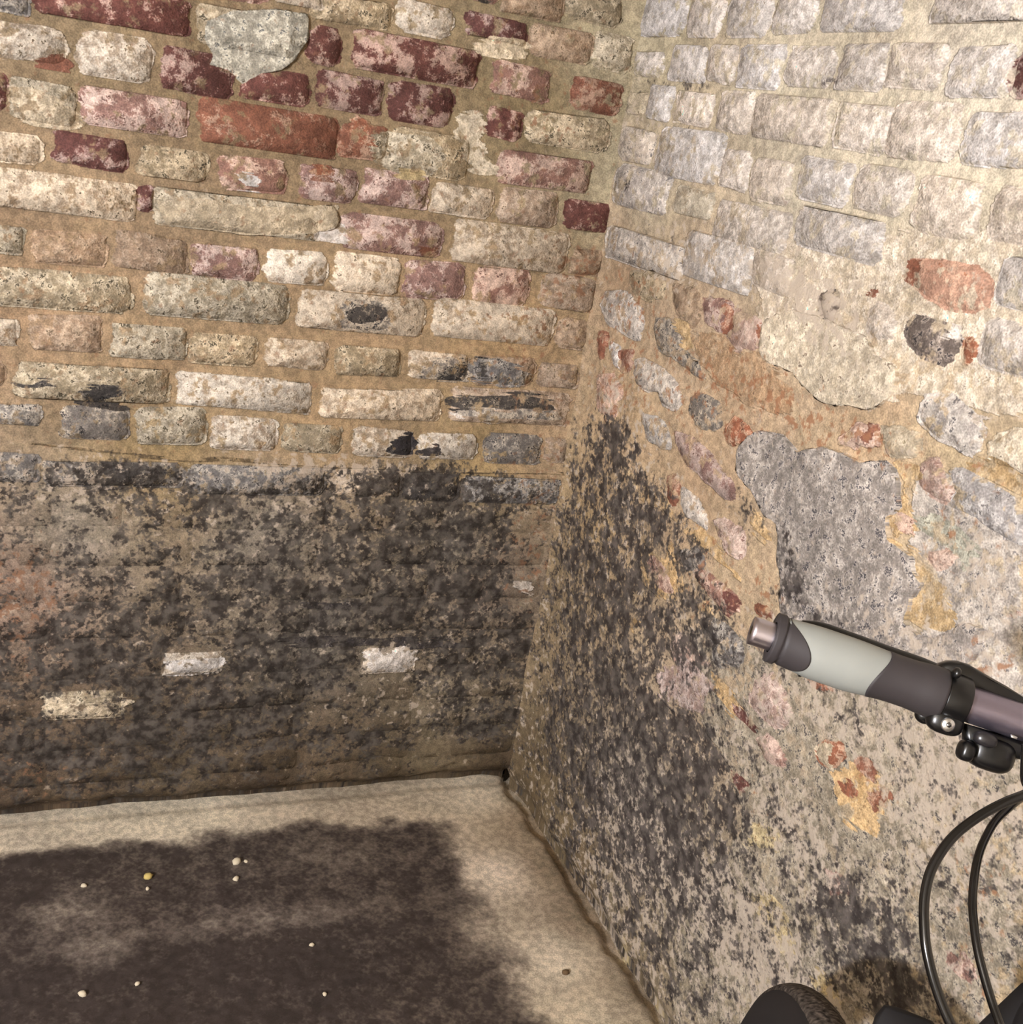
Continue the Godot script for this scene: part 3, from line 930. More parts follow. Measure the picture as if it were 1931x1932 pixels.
var bed_left := [
	[1.029, .014, 59, 49, 39],  # points along the foot: mortar darkened for the shade under the overhang
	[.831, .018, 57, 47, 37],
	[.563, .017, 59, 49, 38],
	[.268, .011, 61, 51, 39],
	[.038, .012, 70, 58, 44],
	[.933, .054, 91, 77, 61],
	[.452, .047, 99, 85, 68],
	[.978, 1.484, 125, 109, 86],
	[.744, 1.403, 117, 101, 78],
	[.534, 1.302, 129, 111, 87],
	[.205, 1.477, 117, 103, 78],
	[.062, 1.583, 156, 146, 122],
	[.012, 1.4, 156, 146, 122],
	[.842, 1.183, 141, 121, 97],
	[1.038, 1.038, 145, 122, 97],
	[.46, 1.092, 150, 127, 99],
	[.183, 1.034, 157, 132, 100],
	[.83, .945, 155, 132, 104],
	[.535, .853, 157, 133, 102],
	[.821, .778, 141, 121, 88],
	[.197, .769, 153, 131, 95],
	[.048, .866, 153, 131, 106],
	[.616, .624, 123, 115, 104],
	[.951, .621, 129, 120, 107],
	[1.046, .495, 136, 116, 102],
	[.234, .628, 117, 109, 97],
	[.488, .392, 110, 103, 93],
	[.172, .213, 121, 110, 93],
	[.782, .064, 94, 83, 67],
	[.214, .067, 112, 100, 79],
	[.119, .507, 124, 110, 96],
	[1.031, .123, 97, 83, 69],
]

var bed_right := [
	[.154, .039, 91, 77, 57],
	[.394, .001, 105, 89, 67],
	[.547, -.014, 95, 81, 62],
	[.694, -.025, 92, 79, 61],
	[.304, .025, 105, 91, 69],
	[.073, 1.63, 168, 158, 134],
	[.513, 1.562, 181, 172, 152],
	[.879, 1.602, 189, 180, 163],
	[.788, 1.471, 187, 178, 158],
	[.588, 1.377, 181, 172, 153],
	[1.015, 1.372, 194, 184, 164],
	[.153, 1.34, 160, 150, 130],
	[.107, 1.196, 158, 135, 110],
	[.36, 1.169, 162, 143, 120],
	[.563, 1.085, 169, 146, 120],
	[.869, 1.141, 171, 148, 120],
	[1.019, 1.146, 174, 155, 126],
	[.496, .927, 170, 146, 118],
	[.216, .935, 170, 147, 118],
	[.803, .853, 171, 151, 124],
	[.761, .716, 165, 145, 119],
	[.174, .701, 153, 131, 99],
	[.06, .533, 134, 117, 92],
	[.604, .582, 170, 151, 127],
	[.846, .581, 161, 147, 127],
	[.52, .314, 130, 122, 111],
	[.758, .211, 148, 138, 118],
	[.532, .023, 138, 127, 106],
	[1.055, .546, 157, 143, 121],
	[1.235, .722, 170, 151, 122],
	[1.018, .331, 150, 138, 115],
	[1.165, .896, 172, 161, 143],
	[.213, .039, 123, 109, 86],
	[.742, .026, 138, 126, 106],
	[1.3, .623, 164, 145, 116],
	[.972, .747, 164, 153, 138],
]

var bed_floor := [
	[.027, .32, 129, 112, 90],
	[.03, .483, 132, 116, 96],
	[.037, .681, 128, 112, 92],
	[.015, .175, 133, 116, 96],
	[.779, -0, 203, 191, 169],
	[.091, .043, 202, 189, 167],
	[.134, .319, 215, 200, 181],
	[.119, .555, 208, 195, 174],
	[1.02, .496, 164, 153, 140],
	[.078, .698, 201, 189, 166],
	[.642, .45, 174, 162, 148],
	[-.009, .179, 177, 158, 130],
]

var soot_floor := [
	[1.038, .16, .072, .069, .3],
	[.248, .471, .04, .082, -.25],
	[.626, .362, .244, .031, -.16],
	[.959, .278, .079, .057, -.16],
	[.92, .394, .051, .039, -.2],
	[.088, .201, .046, .071, -.4],
	[.784, .51, .217, .083, .25],
	[.156, .153, .07, .054, .15],
	[.447, .196, .169, .067, -.1],
]

var crumbs := [
	[.651, .192, 0.0095, "pale"],
	[.633, .193, 0.0042, "pale"],
	[.66, .242, 0.0063, "pale"],
	[.818, .208, 0.0084, "yellow"],
	[.822, .241, 0.0042, "pale"],
	[.944, .485, 0.0063, "pale"],
	[.858, .479, 0.0042, "pale"],
	[.932, .213, 0.0053, "pale"],
	[.557, .445, 0.0042, "pale"],
	[.561, .566, 0.0042, "pale"],
	[.122, .604, 0.0063, "dark"],
]

func room(called: String, size: Vector3, where: Vector3, m: Material):
	var bx := BoxMesh.new()
	bx.size = size
	tag(mesh_part(called, bx, m, self), "", "", "", "structure").position = where

func wall_lamp(where: Vector3):
	# a glass globe on the wall to the left, which lights the corner
	var base := Node3D.new()
	add(base, "wall_lamp")
	base.position = where
	tag(base, "round glowing glass lamp on the plain plaster wall opposite the whitewashed bricks", "lamp")
	var glow := plain(Color8(255, 250, 240), 0.4)
	glow.emission_enabled = true
	glow.emission = Color(0.94, 0.955, 1.0)
	glow.emission_energy_multiplier = 3.0
	ball("globe", Vector3.ZERO, Vector3(0.07, 0, 0), Vector3(0, 0.085, 0), Vector3(0, 0, 0.085), glow, base)
	tube("mounting_plate", [Vector3(-0.14, 0, 0), Vector3(-0.085, 0, 0), Vector3(-0.045, 0, 0)], [0.07, 0.07, 0.045], plain(Color8(70, 68, 66), 0.5, 0.4), base, 24)
	var light := OmniLight3D.new()
	light.light_energy = 11.4
	light.light_color = Color(0.94, 0.955, 1.0)
	light.light_size = 0.05
	light.omni_range = 9.0
	light.omni_attenuation = 2.0
	light.shadow_enabled = true
	add(light, "lamp_light", base)

func crumb(k: Array) -> Node:
	# a broken bit of mortar: a small faceted lump
	var st := SurfaceTool.new()
	st.begin(Mesh.PRIMITIVE_TRIANGLES)
	var rings: Array = []
	for j in 4:
		var ring: Array[Vector3] = []
		var lat := -0.5 + j * 0.55
		for i in 7:
			var a := TAU * i / 7.0
			var rr: float = k[2] * maxf(0.12, cos(lat)) * rng.randf_range(0.75, 1.2)
			ring.append(Vector3(cos(a) * rr * 1.15, k[2] * (0.35 + 0.75 * sin(lat)), sin(a) * rr * 0.9))
		rings.append(ring)
	for j in 3:
		for i in 7:
			var n := (i + 1) % 7
			for p in [rings[j][i], rings[j + 1][i], rings[j + 1][n], rings[j][i], rings[j + 1][n], rings[j][n]]: st.add_vertex(p)
	var top: Vector3 = Vector3(0, k[2] * 1.02, 0)
	for i in 7:
		for p in [rings[3][i], top, rings[3][(i + 1) % 7]]: st.add_vertex(p)
	var o := mesh_part("mortar_crumb", commit(st), plain({"pale": Color8(196, 184, 160), "yellow": Color8(186, 166, 104), "dark": Color8(96, 78, 58)}[k[3]], 0.9, 0.0, 0.2), self)
	o.position = Vector3(-k[0], 0.0, k[1])
	o.rotation.y = rng.randf() * TAU
	return o

# ---------------------------------------------------------------- bicycle
func sweep(st: SurfaceTool, path: Array, radii: Array, sides := 12, closed := false):
	# a tube through the points; its frame is carried along without twist
	var n := path.size()
	var rings: Array = []
	var up := Vector3.ZERO
	for i in n:
		var t: Vector3 = (path[(i + 1) % n] - path[(i + n - 1) % n]) if closed else (path[mini(i + 1, n - 1)] - path[maxi(i - 1, 0)])
		t = t.normalized()
		if up == Vector3.ZERO: up = t.cross(Vector3.RIGHT if absf(t.x) < 0.8 else Vector3.UP).normalized()
		up = (up - t * up.dot(t)).normalized()
		var side := t.cross(up)
		var r: float = radii[mini(i, radii.size() - 1)]
		var ring: Array[Vector3] = []
		for k in sides:
			var a := TAU * k / sides
			ring.append(path[i] + (up * cos(a) + side * sin(a)) * r)
		rings.append(ring)
	for i in (n if closed else n - 1):
		for k in sides:
			var m := (k + 1) % sides
			var a: Vector3 = rings[i][k]; var bb: Vector3 = rings[i][m]; var c: Vector3 = rings[(i + 1) % n][m]; var d: Vector3 = rings[(i + 1) % n][k]
			for p in [a, c, bb, a, d, c]: st.add_vertex(p)
	if not closed:
		for k in sides:
			var m := (k + 1) % sides
			for p in [path[0], rings[0][k], rings[0][m]]: st.add_vertex(p)
			for p in [path[n - 1], rings[n - 1][m], rings[n - 1][k]]: st.add_vertex(p)

func tube(called: String, path: Array, radii: Array, m: Material, parent: Node, sides := 12, closed := false) -> MeshInstance3D:
	var st := SurfaceTool.new()
	st.begin(Mesh.PRIMITIVE_TRIANGLES)
	sweep(st, path, radii, sides, closed)
	return mesh_part(called, commit(st), m, parent)

func curve(points: Array, count: int) -> Array:
	# a smooth line through the points
	var c := Curve3D.new()
	var n := points.size()
	for i in n:
		var d: Vector3 = (points[mini(i + 1, n - 1)] - points[maxi(i - 1, 0)]) / 6.0
		c.add_point(points[i], -d, d)
	var out := []
	for i in count: out.append(c.sample_baked(c.get_baked_length() * i / (count - 1.0), true))
	return out

func plate(called: String, pts: Array, back: Vector3, round_by: float, m: Material, parent: Node) -> MeshInstance3D:
	# an outline in space given a thickness «back», its rim rounded over
	var mid := Vector3.ZERO
	for p in pts: mid += p / pts.size()
	var st := SurfaceTool.new()
	st.begin(Mesh.PRIMITIVE_TRIANGLES)
	var n := pts.size()
	var levels := [[0.0, 1.0], [0.12, 0.35], [0.3, 0.0], [0.7, 0.0], [0.88, 0.35], [1.0, 1.0]]
	var ring := func(l: Array, i: int) -> Vector3:
		var p: Vector3 = pts[i % n]
		return p + (mid - p).normalized() * minf(round_by, p.distance_to(mid) * 0.4) * l[1] + back * l[0]
	for j in levels.size() - 1:
		for i in n:
			var a: Vector3 = ring.call(levels[j], i); var bb: Vector3 = ring.call(levels[j], i + 1)
			var c: Vector3 = ring.call(levels[j + 1], i + 1); var d: Vector3 = ring.call(levels[j + 1], i)
			for p in [a, bb, c, a, c, d]: st.add_vertex(p)
	var nrm := back.normalized()
	var ax := nrm.cross(Vector3.UP).normalized(); var ay := ax.cross(nrm)
	var flat2 := PackedVector2Array()
	for i in n: flat2.append(Vector2((pts[i] - mid).dot(ax), (pts[i] - mid).dot(ay)))
	var idx := Geometry2D.triangulate_polygon(flat2)
	for i in range(0, idx.size(), 3):
		for e in [[0, [0, 1, 2]], [5, [0, 2, 1]]]:
			for k in e[1]: st.add_vertex(ring.call(levels[e[0]], idx[i + k]))
	return mesh_part(called, commit(st), m, parent)

func ball(called: String, centre: Vector3, x: Vector3, y: Vector3, z: Vector3, m: Material, parent: Node, square := 1.0) -> MeshInstance3D:
	# an ellipsoid with half axes x, y, z; «square» below 1 fills its corners out
	var st := SurfaceTool.new()
	st.begin(Mesh.PRIMITIVE_TRIANGLES)
	var at2 := func(i: int, j: int) -> Vector3:
		var a := TAU * i / 24.0; var e := -PI / 2.0 + PI * j / 14.0
		var f := func(t: float): return signf(t) * pow(absf(t), square)
		return centre + x * f.call(cos(e)) * f.call(cos(a)) + y * f.call(sin(e)) + z * f.call(cos(e)) * f.call(sin(a))
	for j in 14:
		for i in 24:
			var a: Vector3 = at2.call(i, j); var bb: Vector3 = at2.call(i + 1, j); var c: Vector3 = at2.call(i + 1, j + 1); var d: Vector3 = at2.call(i, j + 1)
			if j > 0:
				for p in [a, c, bb]: st.add_vertex(p)
			if j < 13:
				for p in [a, d, c]: st.add_vertex(p)
	return mesh_part(called, commit(st), m, parent)

func sleeve(called: String, o: Vector3, a: Vector3, u: Vector3, t: Vector3, from: Callable, to: Callable, radius: Callable, m: Material, parent: Node) -> MeshInstance3D:
	# a skin round an axis between two edges that may wander with the angle: angle 0 looks along t, 90 degrees along u
	var st := SurfaceTool.new()
	st.begin(Mesh.PRIMITIVE_TRIANGLES)
	var pt := func(i: int, j: int) -> Vector3:
		var ang := TAU * i / 48.0
		var s: float = lerpf(from.call(ang), to.call(ang), clampf((j - 1) / 22.0, 0.0, 1.0))
		var r: float = radius.call(s, ang)
		if j == 0 or j == 24: r -= 0.0068
		return o + a * s + (t * cos(ang) + u * sin(ang)) * r
	for j in 24:
		for i in 48:
			var p0: Vector3 = pt.call(i, j); var p1: Vector3 = pt.call(i + 1, j); var p2: Vector3 = pt.call(i + 1, j + 1); var p3: Vector3 = pt.call(i, j + 1)
			for p in [p0, p1, p2, p0, p2, p3]: st.add_vertex(p)
	return mesh_part(called, commit(st), m, parent)

func wheel(called: String, axle: Vector3, w: Vector3, parent: Node, rubber: Material, dusty: Material, alloy: Material):
	var n := w.cross(Vector3.UP).normalized()
	var big := 0.335; var r := 0.027
	var hoop := func(d: float, off: float) -> Array:
		var out := []
		for i in 72: out.append(axle + (w * cos(TAU * i / 72.0) + Vector3.UP * sin(TAU * i / 72.0)) * d + n * off)
		return out
	var tyre := tube(called, hoop.call(big - r, 0.0), [r], rubber, parent, 16, true)
	# the dusty tread: an arc of the tyre's section, just proud of it
	var st := SurfaceTool.new()
	st.begin(Mesh.PRIMITIVE_TRIANGLES)
	var pt := func(i: int, j: int) -> Vector3:
		var a := TAU * i / 96.0
		var e := deg_to_rad(-52.0 + 104.0 * j / 8.0)
		var lug := 0.0014 if j > 0 and j < 8 else -0.001
		var rad := big - r + (r + lug) * cos(e)
		return axle + (w * cos(a) + Vector3.UP * sin(a)) * rad + n * (r + lug) * sin(e)
	for i in 96:
		for j in 8:
			var a: Vector3 = pt.call(i, j); var bb: Vector3 = pt.call(i + 1, j); var c: Vector3 = pt.call(i + 1, j + 1); var d: Vector3 = pt.call(i, j + 1)
			for p in [a, c, bb, a, d, c]: st.add_vertex(p)
	mesh_part("tread", commit(st), dusty, tyre)
	tube("rim", hoop.call(big - r * 2.1, 0.0), [0.011], alloy, tyre, 8, true)
	tube("hub", [axle - n * 0.05, axle + n * 0.05], [0.018], alloy, tyre, 12)
	for i in 24:
		var a := TAU * i / 24.0
		tube("spoke", [axle + n * (0.025 if i % 2 else -0.025), axle + (w * cos(a) + Vector3.UP * sin(a)) * (big - r * 2.2)], [0.001], alloy, tyre, 5)

func bicycle():
	var base := Node3D.new()
	add(base, "bicycle")
	tag(base, "bicycle parked along the whitewashed brick wall, grey and black left grip and looping cables showing", "bicycle")
	var steel := plain(Color8(186, 180, 190), 0.3, 1.0)
	var satin := plain(Color8(138, 130, 144), 0.32, 0.9)
	var rubber := plain(Color8(47, 43, 44), 0.6, 0.0, 0.4)
	var pale := plain(Color8(128, 130, 125), 0.55, 0.0, 0.4)
	var gloss := plain(Color8(7, 7, 8), 0.3, 0.0, 0.5)
	var casing := plain(Color8(7, 6, 6), 0.18, 0.0, 0.5)
	var matt := plain(Color8(20, 18, 18), 0.75, 0.0, 0.3)
	var silver := plain(Color8(205, 205, 205), 0.3, 1.0)
	var tyre_black := plain(Color8(34, 30, 29), 0.85, 0.0, 0.3)
	var dust := plain(Color8(130, 118, 108), 0.95, 0.0, 0.2)
	var nt := NoiseTexture2D.new()
	nt.width = 256; nt.height = 256; nt.seamless = true
	var fn := FastNoiseLite.new()
	fn.frequency = 0.06; fn.fractal_octaves = 4
	nt.noise = fn
	dust.heightmap_enabled = false
	dust.albedo_texture = nt
	dust.uv1_triplanar = true
	dust.uv1_scale = Vector3(9, 9, 9)
	var frame_paint := plain(Color8(30, 32, 36), 0.35, 0.2)
	# the left half of the handlebar as seen: o is the open tip of the tube, a runs along it to the stem
	var o := Vector3(-0.5773, 1.1322, 1.4487)
	var far := Vector3(-0.4140, 1.1083, 1.5509)
	var a := (far - o).normalized()
	var t := (Vector3(-1.0469, 1.4389, 2.0357) - (o + far) / 2.0)
	t = (t - a * t.dot(a)).normalized()
	var u := t.cross(a).normalized()
	if u.y < 0.0: u = -u
	var stem := Vector3(-0.338, 1.10, 1.665)
	var w := Vector3(sin(deg_to_rad(27.0)), 0.0, -cos(deg_to_rad(27.0)))
	var nn := Vector3(cos(deg_to_rad(27.0)), 0.0, sin(deg_to_rad(27.0)))
	var lv := o - stem
	var mirror := func(p: Vector3) -> Vector3: return stem + (p - stem) - nn * 2.0 * (p - stem).dot(nn)
	# handlebar: a tube, hollow at the tip
	var st := SurfaceTool.new()
	st.begin(Mesh.PRIMITIVE_TRIANGLES)
	var path := curve([far - a * 0.005, far + a * 0.02, far + a * 0.055 + (stem - far - a * 0.05) * 0.1, stem - nn * 0.07, stem, stem + nn * 0.07, mirror.call(far + a * 0.03), mirror.call(far), mirror.call(o)], 46)
	sweep(st, path, [0.0127], 20)
	var bar := mesh_part("handlebar", commit(st), satin, base)
	sleeve("bar_end", o, a, u, t, func(_g): return 0.0, func(_g): return 0.06, func(_s, _g): return 0.0100, steel, bar)
	sleeve("bar_bore", o, a, u, t, func(_g): return 0.0006, func(_g): return 0.03, func(_s, _g): return 0.0100 - 0.0019, plain(Color8(200, 176, 120), 0.3, 1.0), bar)  # gold tint puts the ochre wall's reflection into the bore's colour
	sleeve("bar_core", o, a, u, t, func(_g): return 0.05, func(_g): return 0.2, func(_s, _g): return 0.0127, satin, bar)
	# grip: dark collar, pale palm panel with wavy ends, dark neck
	var swellr := func(s: float, g: float) -> float:
		var r := lerpf(0.0165, 0.0188, smooth(0.018, 0.05, s))
		r = lerpf(r, 0.0166, smooth(0.068, 0.105, s))
		r = lerpf(r, 0.0178, smooth(0.112, 0.13, s))
		return r * (1.0 + 0.05 * cos(g + 0.9) * smooth(0.02, 0.05, s) * (1.0 - smooth(0.07, 0.1, s)))
	var edge_in := func(g: float) -> float: return 0.0235 + 0.0185 * pow(maxf(0.0, cos(g + 0.5)), 1.5)
	var edge_out := func(g: float) -> float: return 0.0925 + 0.002 * sin(g) - 0.007 * maxf(0.0, cos(g + 0.6)) ** 2
	var grip := sleeve("grip", o, a, u, t, func(_g): return 0.0150, edge_in, func(s, g): return swellr.call(s, g) + 0.0009 * (1.0 - smooth(0.0205, 0.0215, s)) - 0.0008 * (smooth(0.0205, 0.0213, s) - smooth(0.0225, 0.0235, s)) + 0.0004, rubber, base)
	sleeve("palm_panel", o, a, u, t, func(g): return edge_in.call(g) - 0.002, func(g): return edge_out.call(g) + 0.002, swellr, pale, grip)
	sleeve("neck", o, a, u, t, edge_out, func(_g): return 0.1358, func(s, g): return swellr.call(s, g) + 0.0004, rubber, grip)
	# brake lever: clamp band with its pinch bolt, body over the bar, blade behind the grip
	var clamp_band := sleeve("lever_clamp", o, a, u, t, func(_g): return 0.1362, func(_g): return 0.1525, func(s, g): return 0.0172 + 0.0006 * sin((s - 0.1362) / 0.0158 * PI), gloss, base)
	ball("clamp_lug", Vector3(-0.4646, 1.1009, 1.5322), a * 0.0125, u * 0.0085, t * 0.008, gloss, clamp_band, 0.75)
	var bp := Vector3(-0.4680, 1.1027, 1.5383)
	tube("pinch_bolt", [bp - t * 0.006, bp + t * 0.001, bp + t * 0.0022], [0.0050, 0.0050, 0.0038], silver, clamp_band, 20)
	tube("bolt_socket", [bp + t * 0.0015, bp + t * 0.0025], [0.0019], plain(Color8(120, 120, 122), 0.25, 1.0), clamp_band, 6)
	var lever := plate("brake_lever", [Vector3(-0.4642, 1.1317, 1.5134), Vector3(-0.4617, 1.1353, 1.5135), Vector3(-0.4571, 1.1380, 1.5151), Vector3(-0.4517, 1.1392, 1.5177), Vector3(-0.4461, 1.1387, 1.5211), Vector3(-0.4398, 1.1364, 1.5256), Vector3(-0.4319, 1.1330, 1.5314), Vector3(-0.4224, 1.1293, 1.5382), Vector3(-0.4130, 1.1249, 1.5452), Vector3(-0.4005, 1.1185, 1.5548), Vector3(-0.4004, 1.1117, 1.5574), Vector3(-0.4141, 1.1161, 1.5479), Vector3(-0.4269, 1.1187, 1.5396), Vector3(-0.4395, 1.1200, 1.5319), Vector3(-0.4552, 1.1206, 1.5227)], -t * 0.016, 0.004, gloss, base)
	tube("lever_blade", curve([Vector3(-0.4387, 1.1182, 1.5031), Vector3(-0.4567, 1.1228, 1.4912), Vector3(-0.4764, 1.1259, 1.4788), Vector3(-0.5028, 1.1305, 1.4622), Vector3(-0.5210, 1.1330, 1.4509), Vector3(-0.5325, 1.1305, 1.4453), Vector3(-0.5350, 1.1196, 1.4480), Vector3(-0.5328, 1.1069, 1.4540), Vector3(-0.5297, 1.1001, 1.4583)], 20), [0.0052, 0.0052, 0.0052, 0.0052, 0.0052, 0.0052, 0.0052, 0.0052, 0.0052, 0.0052, 0.0052, 0.0052, 0.0052, 0.0052, 0.0052, 0.005, 0.0048, 0.0046, 0.0044, 0.004], gloss, lever, 12)
	ball("lever_pivot", Vector3(-0.4574, 1.0910, 1.5077), a * 0.007, u * 0.006, t * 0.006, gloss, lever)
	ball("adjuster_barrel", Vector3(-0.4626, 1.1360, 1.5276), a * 0.003, u * 0.004, t * 0.004, gloss, lever)
	# thumb shifter slung under the bar
	var shift := ball("gear_shifter", Vector3(-0.4301, 1.0827, 1.5463), a * 0.0165, u * 0.0125, t * 0.013, gloss, base, 0.7)
	plate("bracket", [Vector3(-0.4510, 1.1014, 1.5373), Vector3(-0.4313, 1.0997, 1.5492), Vector3(-0.4170, 1.0982, 1.5580), Vector3(-0.4080, 1.0928, 1.5652), Vector3(-0.4079, 1.0860, 1.5678), Vector3(-0.4264, 1.0852, 1.5575), Vector3(-0.4495, 1.0874, 1.5434)], -t * 0.014, 0.003, gloss, shift)
	ball("shift_knob", Vector3(-0.4519, 1.0854, 1.5453), a * 0.0055, u * 0.0072, t * 0.008, gloss, shift, 0.7)
	ball("shift_lens", Vector3(-0.4453, 1.0978, 1.5519), a * 0.008, u * 0.005, t * 0.006, plain(Color8(30, 28, 30), 0.3), shift, 0.8)
	plate("indicator", [Vector3(-0.4333, 1.1060, 1.5607), Vector3(-0.4296, 1.1052, 1.5632), Vector3(-0.4302, 1.1034, 1.5635), Vector3(-0.4339, 1.1042, 1.5611)], -t * 0.003, 0.0006, silver, shift)
	# cables
	tube("brake_cable", curve([Vector3(-0.4558, 1.1094, 1.6185), Vector3(-0.4688, 1.1055, 1.6190), Vector3(-0.4816, 1.1024, 1.6194), Vector3(-0.4962, 1.0981, 1.6193), Vector3(-0.5121, 1.0913, 1.6196), Vector3(-0.5279, 1.0820, 1.6209), Vector3(-0.5394, 1.0731, 1.6240), Vector3(-0.5489, 1.0628, 1.6286), Vector3(-0.5548, 1.0540, 1.6343), Vector3(-0.5588, 1.0464, 1.6404), Vector3(-0.5617, 1.0392, 1.6469), Vector3(-0.5637, 1.0306, 1.6543), Vector3(-0.5635, 1.0194, 1.6637), Vector3(-0.5618, 1.0085, 1.6737), Vector3(-0.5594, 0.9996, 1.6833), Vector3(-0.5547, 0.9889, 1.6946), Vector3(-0.5485, 0.9802, 1.7058)], 60), [0.0030], casing, base, 14)
	tube("gear_cable", curve([Vector3(-0.3881, 1.0679, 1.5723), Vector3(-0.4057, 1.0668, 1.5746), Vector3(-0.4230, 1.0663, 1.5767), Vector3(-0.4375, 1.0636, 1.5810), Vector3(-0.4534, 1.0574, 1.5860), Vector3(-0.4659, 1.0506, 1.5927), Vector3(-0.4765, 1.0444, 1.6001), Vector3(-0.4855, 1.0370, 1.6088), Vector3(-0.4932, 1.0264, 1.6191), Vector3(-0.4990, 1.0183, 1.6295), Vector3(-0.5033, 1.0082, 1.6413), Vector3(-0.5055, 0.9971, 1.6545), Vector3(-0.5074, 0.9882, 1.6670), Vector3(-0.5095, 0.9821, 1.6783), Vector3(-0.5087, 0.9711, 1.6928)], 60), [0.0027], casing, base, 14)
	tube("gear_cable", curve([Vector3(-0.4410, 1.1096, 1.5787), Vector3(-0.4454, 1.1007, 1.5858), Vector3(-0.4495, 1.0948, 1.5920), Vector3(-0.4524, 1.0928, 1.5972), Vector3(-0.4529, 1.0922, 1.6030)], 24), [0.0025], casing, base, 12)
	# front wheel, fork and what clings to the crown
	var axle := Vector3(-0.345, 0.335, 1.455)
	wheel("front_tyre", axle, w, base, tyre_black, dust, steel)
	var crown := axle + Vector3(0.022, 0.40, 0.0) - w * 0.105
	var rake := (stem - crown).normalized()
	for k in [-1.0, 1.0]: tube("fork_blade", curve([axle + nn * 0.052 * k, axle + nn * 0.05 * k + Vector3(0, 0.2, 0) - w * 0.03, crown + nn * 0.045 * k], 10), [0.010, 0.013, 0.015], frame_paint, base, 12)
	tube("fork_crown", [crown - nn * 0.058, crown + nn * 0.058], [0.019], matt, base, 14)
	plate("brake_arm", [Vector3(-0.3889, 0.8070, 1.4957), Vector3(-0.3801, 0.8077, 1.4995), Vector3(-0.3518, 0.8011, 1.5151), Vector3(-0.3457, 0.7944, 1.5205), Vector3(-0.3472, 0.7676, 1.5299), Vector3(-0.3993, 0.7587, 1.5091), Vector3(-0.3978, 0.7896, 1.4981), Vector3(-0.3952, 0.7982, 1.4961)], Vector3(0.0216, -0.0208, -0.0171), 0.004, matt, base)
	ball("headset_cup", Vector3(-0.3828, 0.8967, 1.6161), a * 0.013, Vector3.UP * 0.030, t * 0.014, matt, base, 0.85)
	tube("head_tube", [crown + rake * 0.03, crown + rake * 0.17], [0.020], matt, base, 16)
	tube("steerer", [crown, stem + rake * 0.01], [0.013], matt, base, 14)
	tube("stem_clamp", [stem - nn * 0.022, stem + nn * 0.022], [0.0185], gloss, base, 16)
	# the rest of the bicycle, past the edge of the photograph
	var bottom := Vector3(-0.33, 0.28, 2.02); var seat := Vector3(-0.30, 0.80, 2.22); var rear := Vector3(-0.33, 0.335, 2.47)
	tube("down_tube", [crown + rake * 0.05, bottom], [0.017], frame_paint, base)
	tube("top_tube", [crown + rake * 0.15, seat - Vector3(0, 0.06, 0.02)], [0.015], frame_paint, base)
	tube("seat_tube", [bottom, seat], [0.015], frame_paint, base)
	for k in [-1.0, 1.0]:
		tube("chain_stay", [bottom + Vector3(0.03 * k, 0, 0.03), rear + Vector3(0.06 * k, 0, 0)], [0.008], frame_paint, base, 10)
		tube("seat_stay", [seat + Vector3(0.015 * k, -0.05, 0.01), rear + Vector3(0.06 * k, 0, 0)], [0.007], frame_paint, base, 10)
	wheel("rear_tyre", rear, Vector3(0, 0, -1), base, tyre_black, dust, steel)
	tube("seat_post", [seat, seat + Vector3(0.01, 0.14, 0.05)], [0.0125], steel, base)
	ball("saddle", seat + Vector3(0.01, 0.16, 0.06), Vector3(0.07, 0, 0), Vector3(0, 0.03, 0), Vector3(0, 0, 0.13), rubber, base, 0.8)
	tube("crank", [bottom + Vector3(-0.07, 0, 0), bottom + Vector3(-0.07, -0.12, -0.11)], [0.010], steel, base)
	tube("crank", [bottom + Vector3(0.07, 0, 0), bottom + Vector3(0.07, 0.12, 0.11)], [0.010], steel, base)
	tube("crank_axle", [bottom + Vector3(-0.075, 0, 0), bottom + Vector3(0.075, 0, 0)], [0.018], steel, base)
	for k in [-1.0, 1.0]: plate("pedal", [bottom + Vector3(0.08 * k, 0.12 * k + 0.01, 0.11 * k - 0.04), bottom + Vector3(0.16 * k, 0.12 * k + 0.01, 0.11 * k - 0.04), bottom + Vector3(0.16 * k, 0.12 * k + 0.01, 0.11 * k + 0.04), bottom + Vector3(0.08 * k, 0.12 * k + 0.01, 0.11 * k + 0.04)], Vector3(0, -0.02, 0), 0.004, rubber, base)


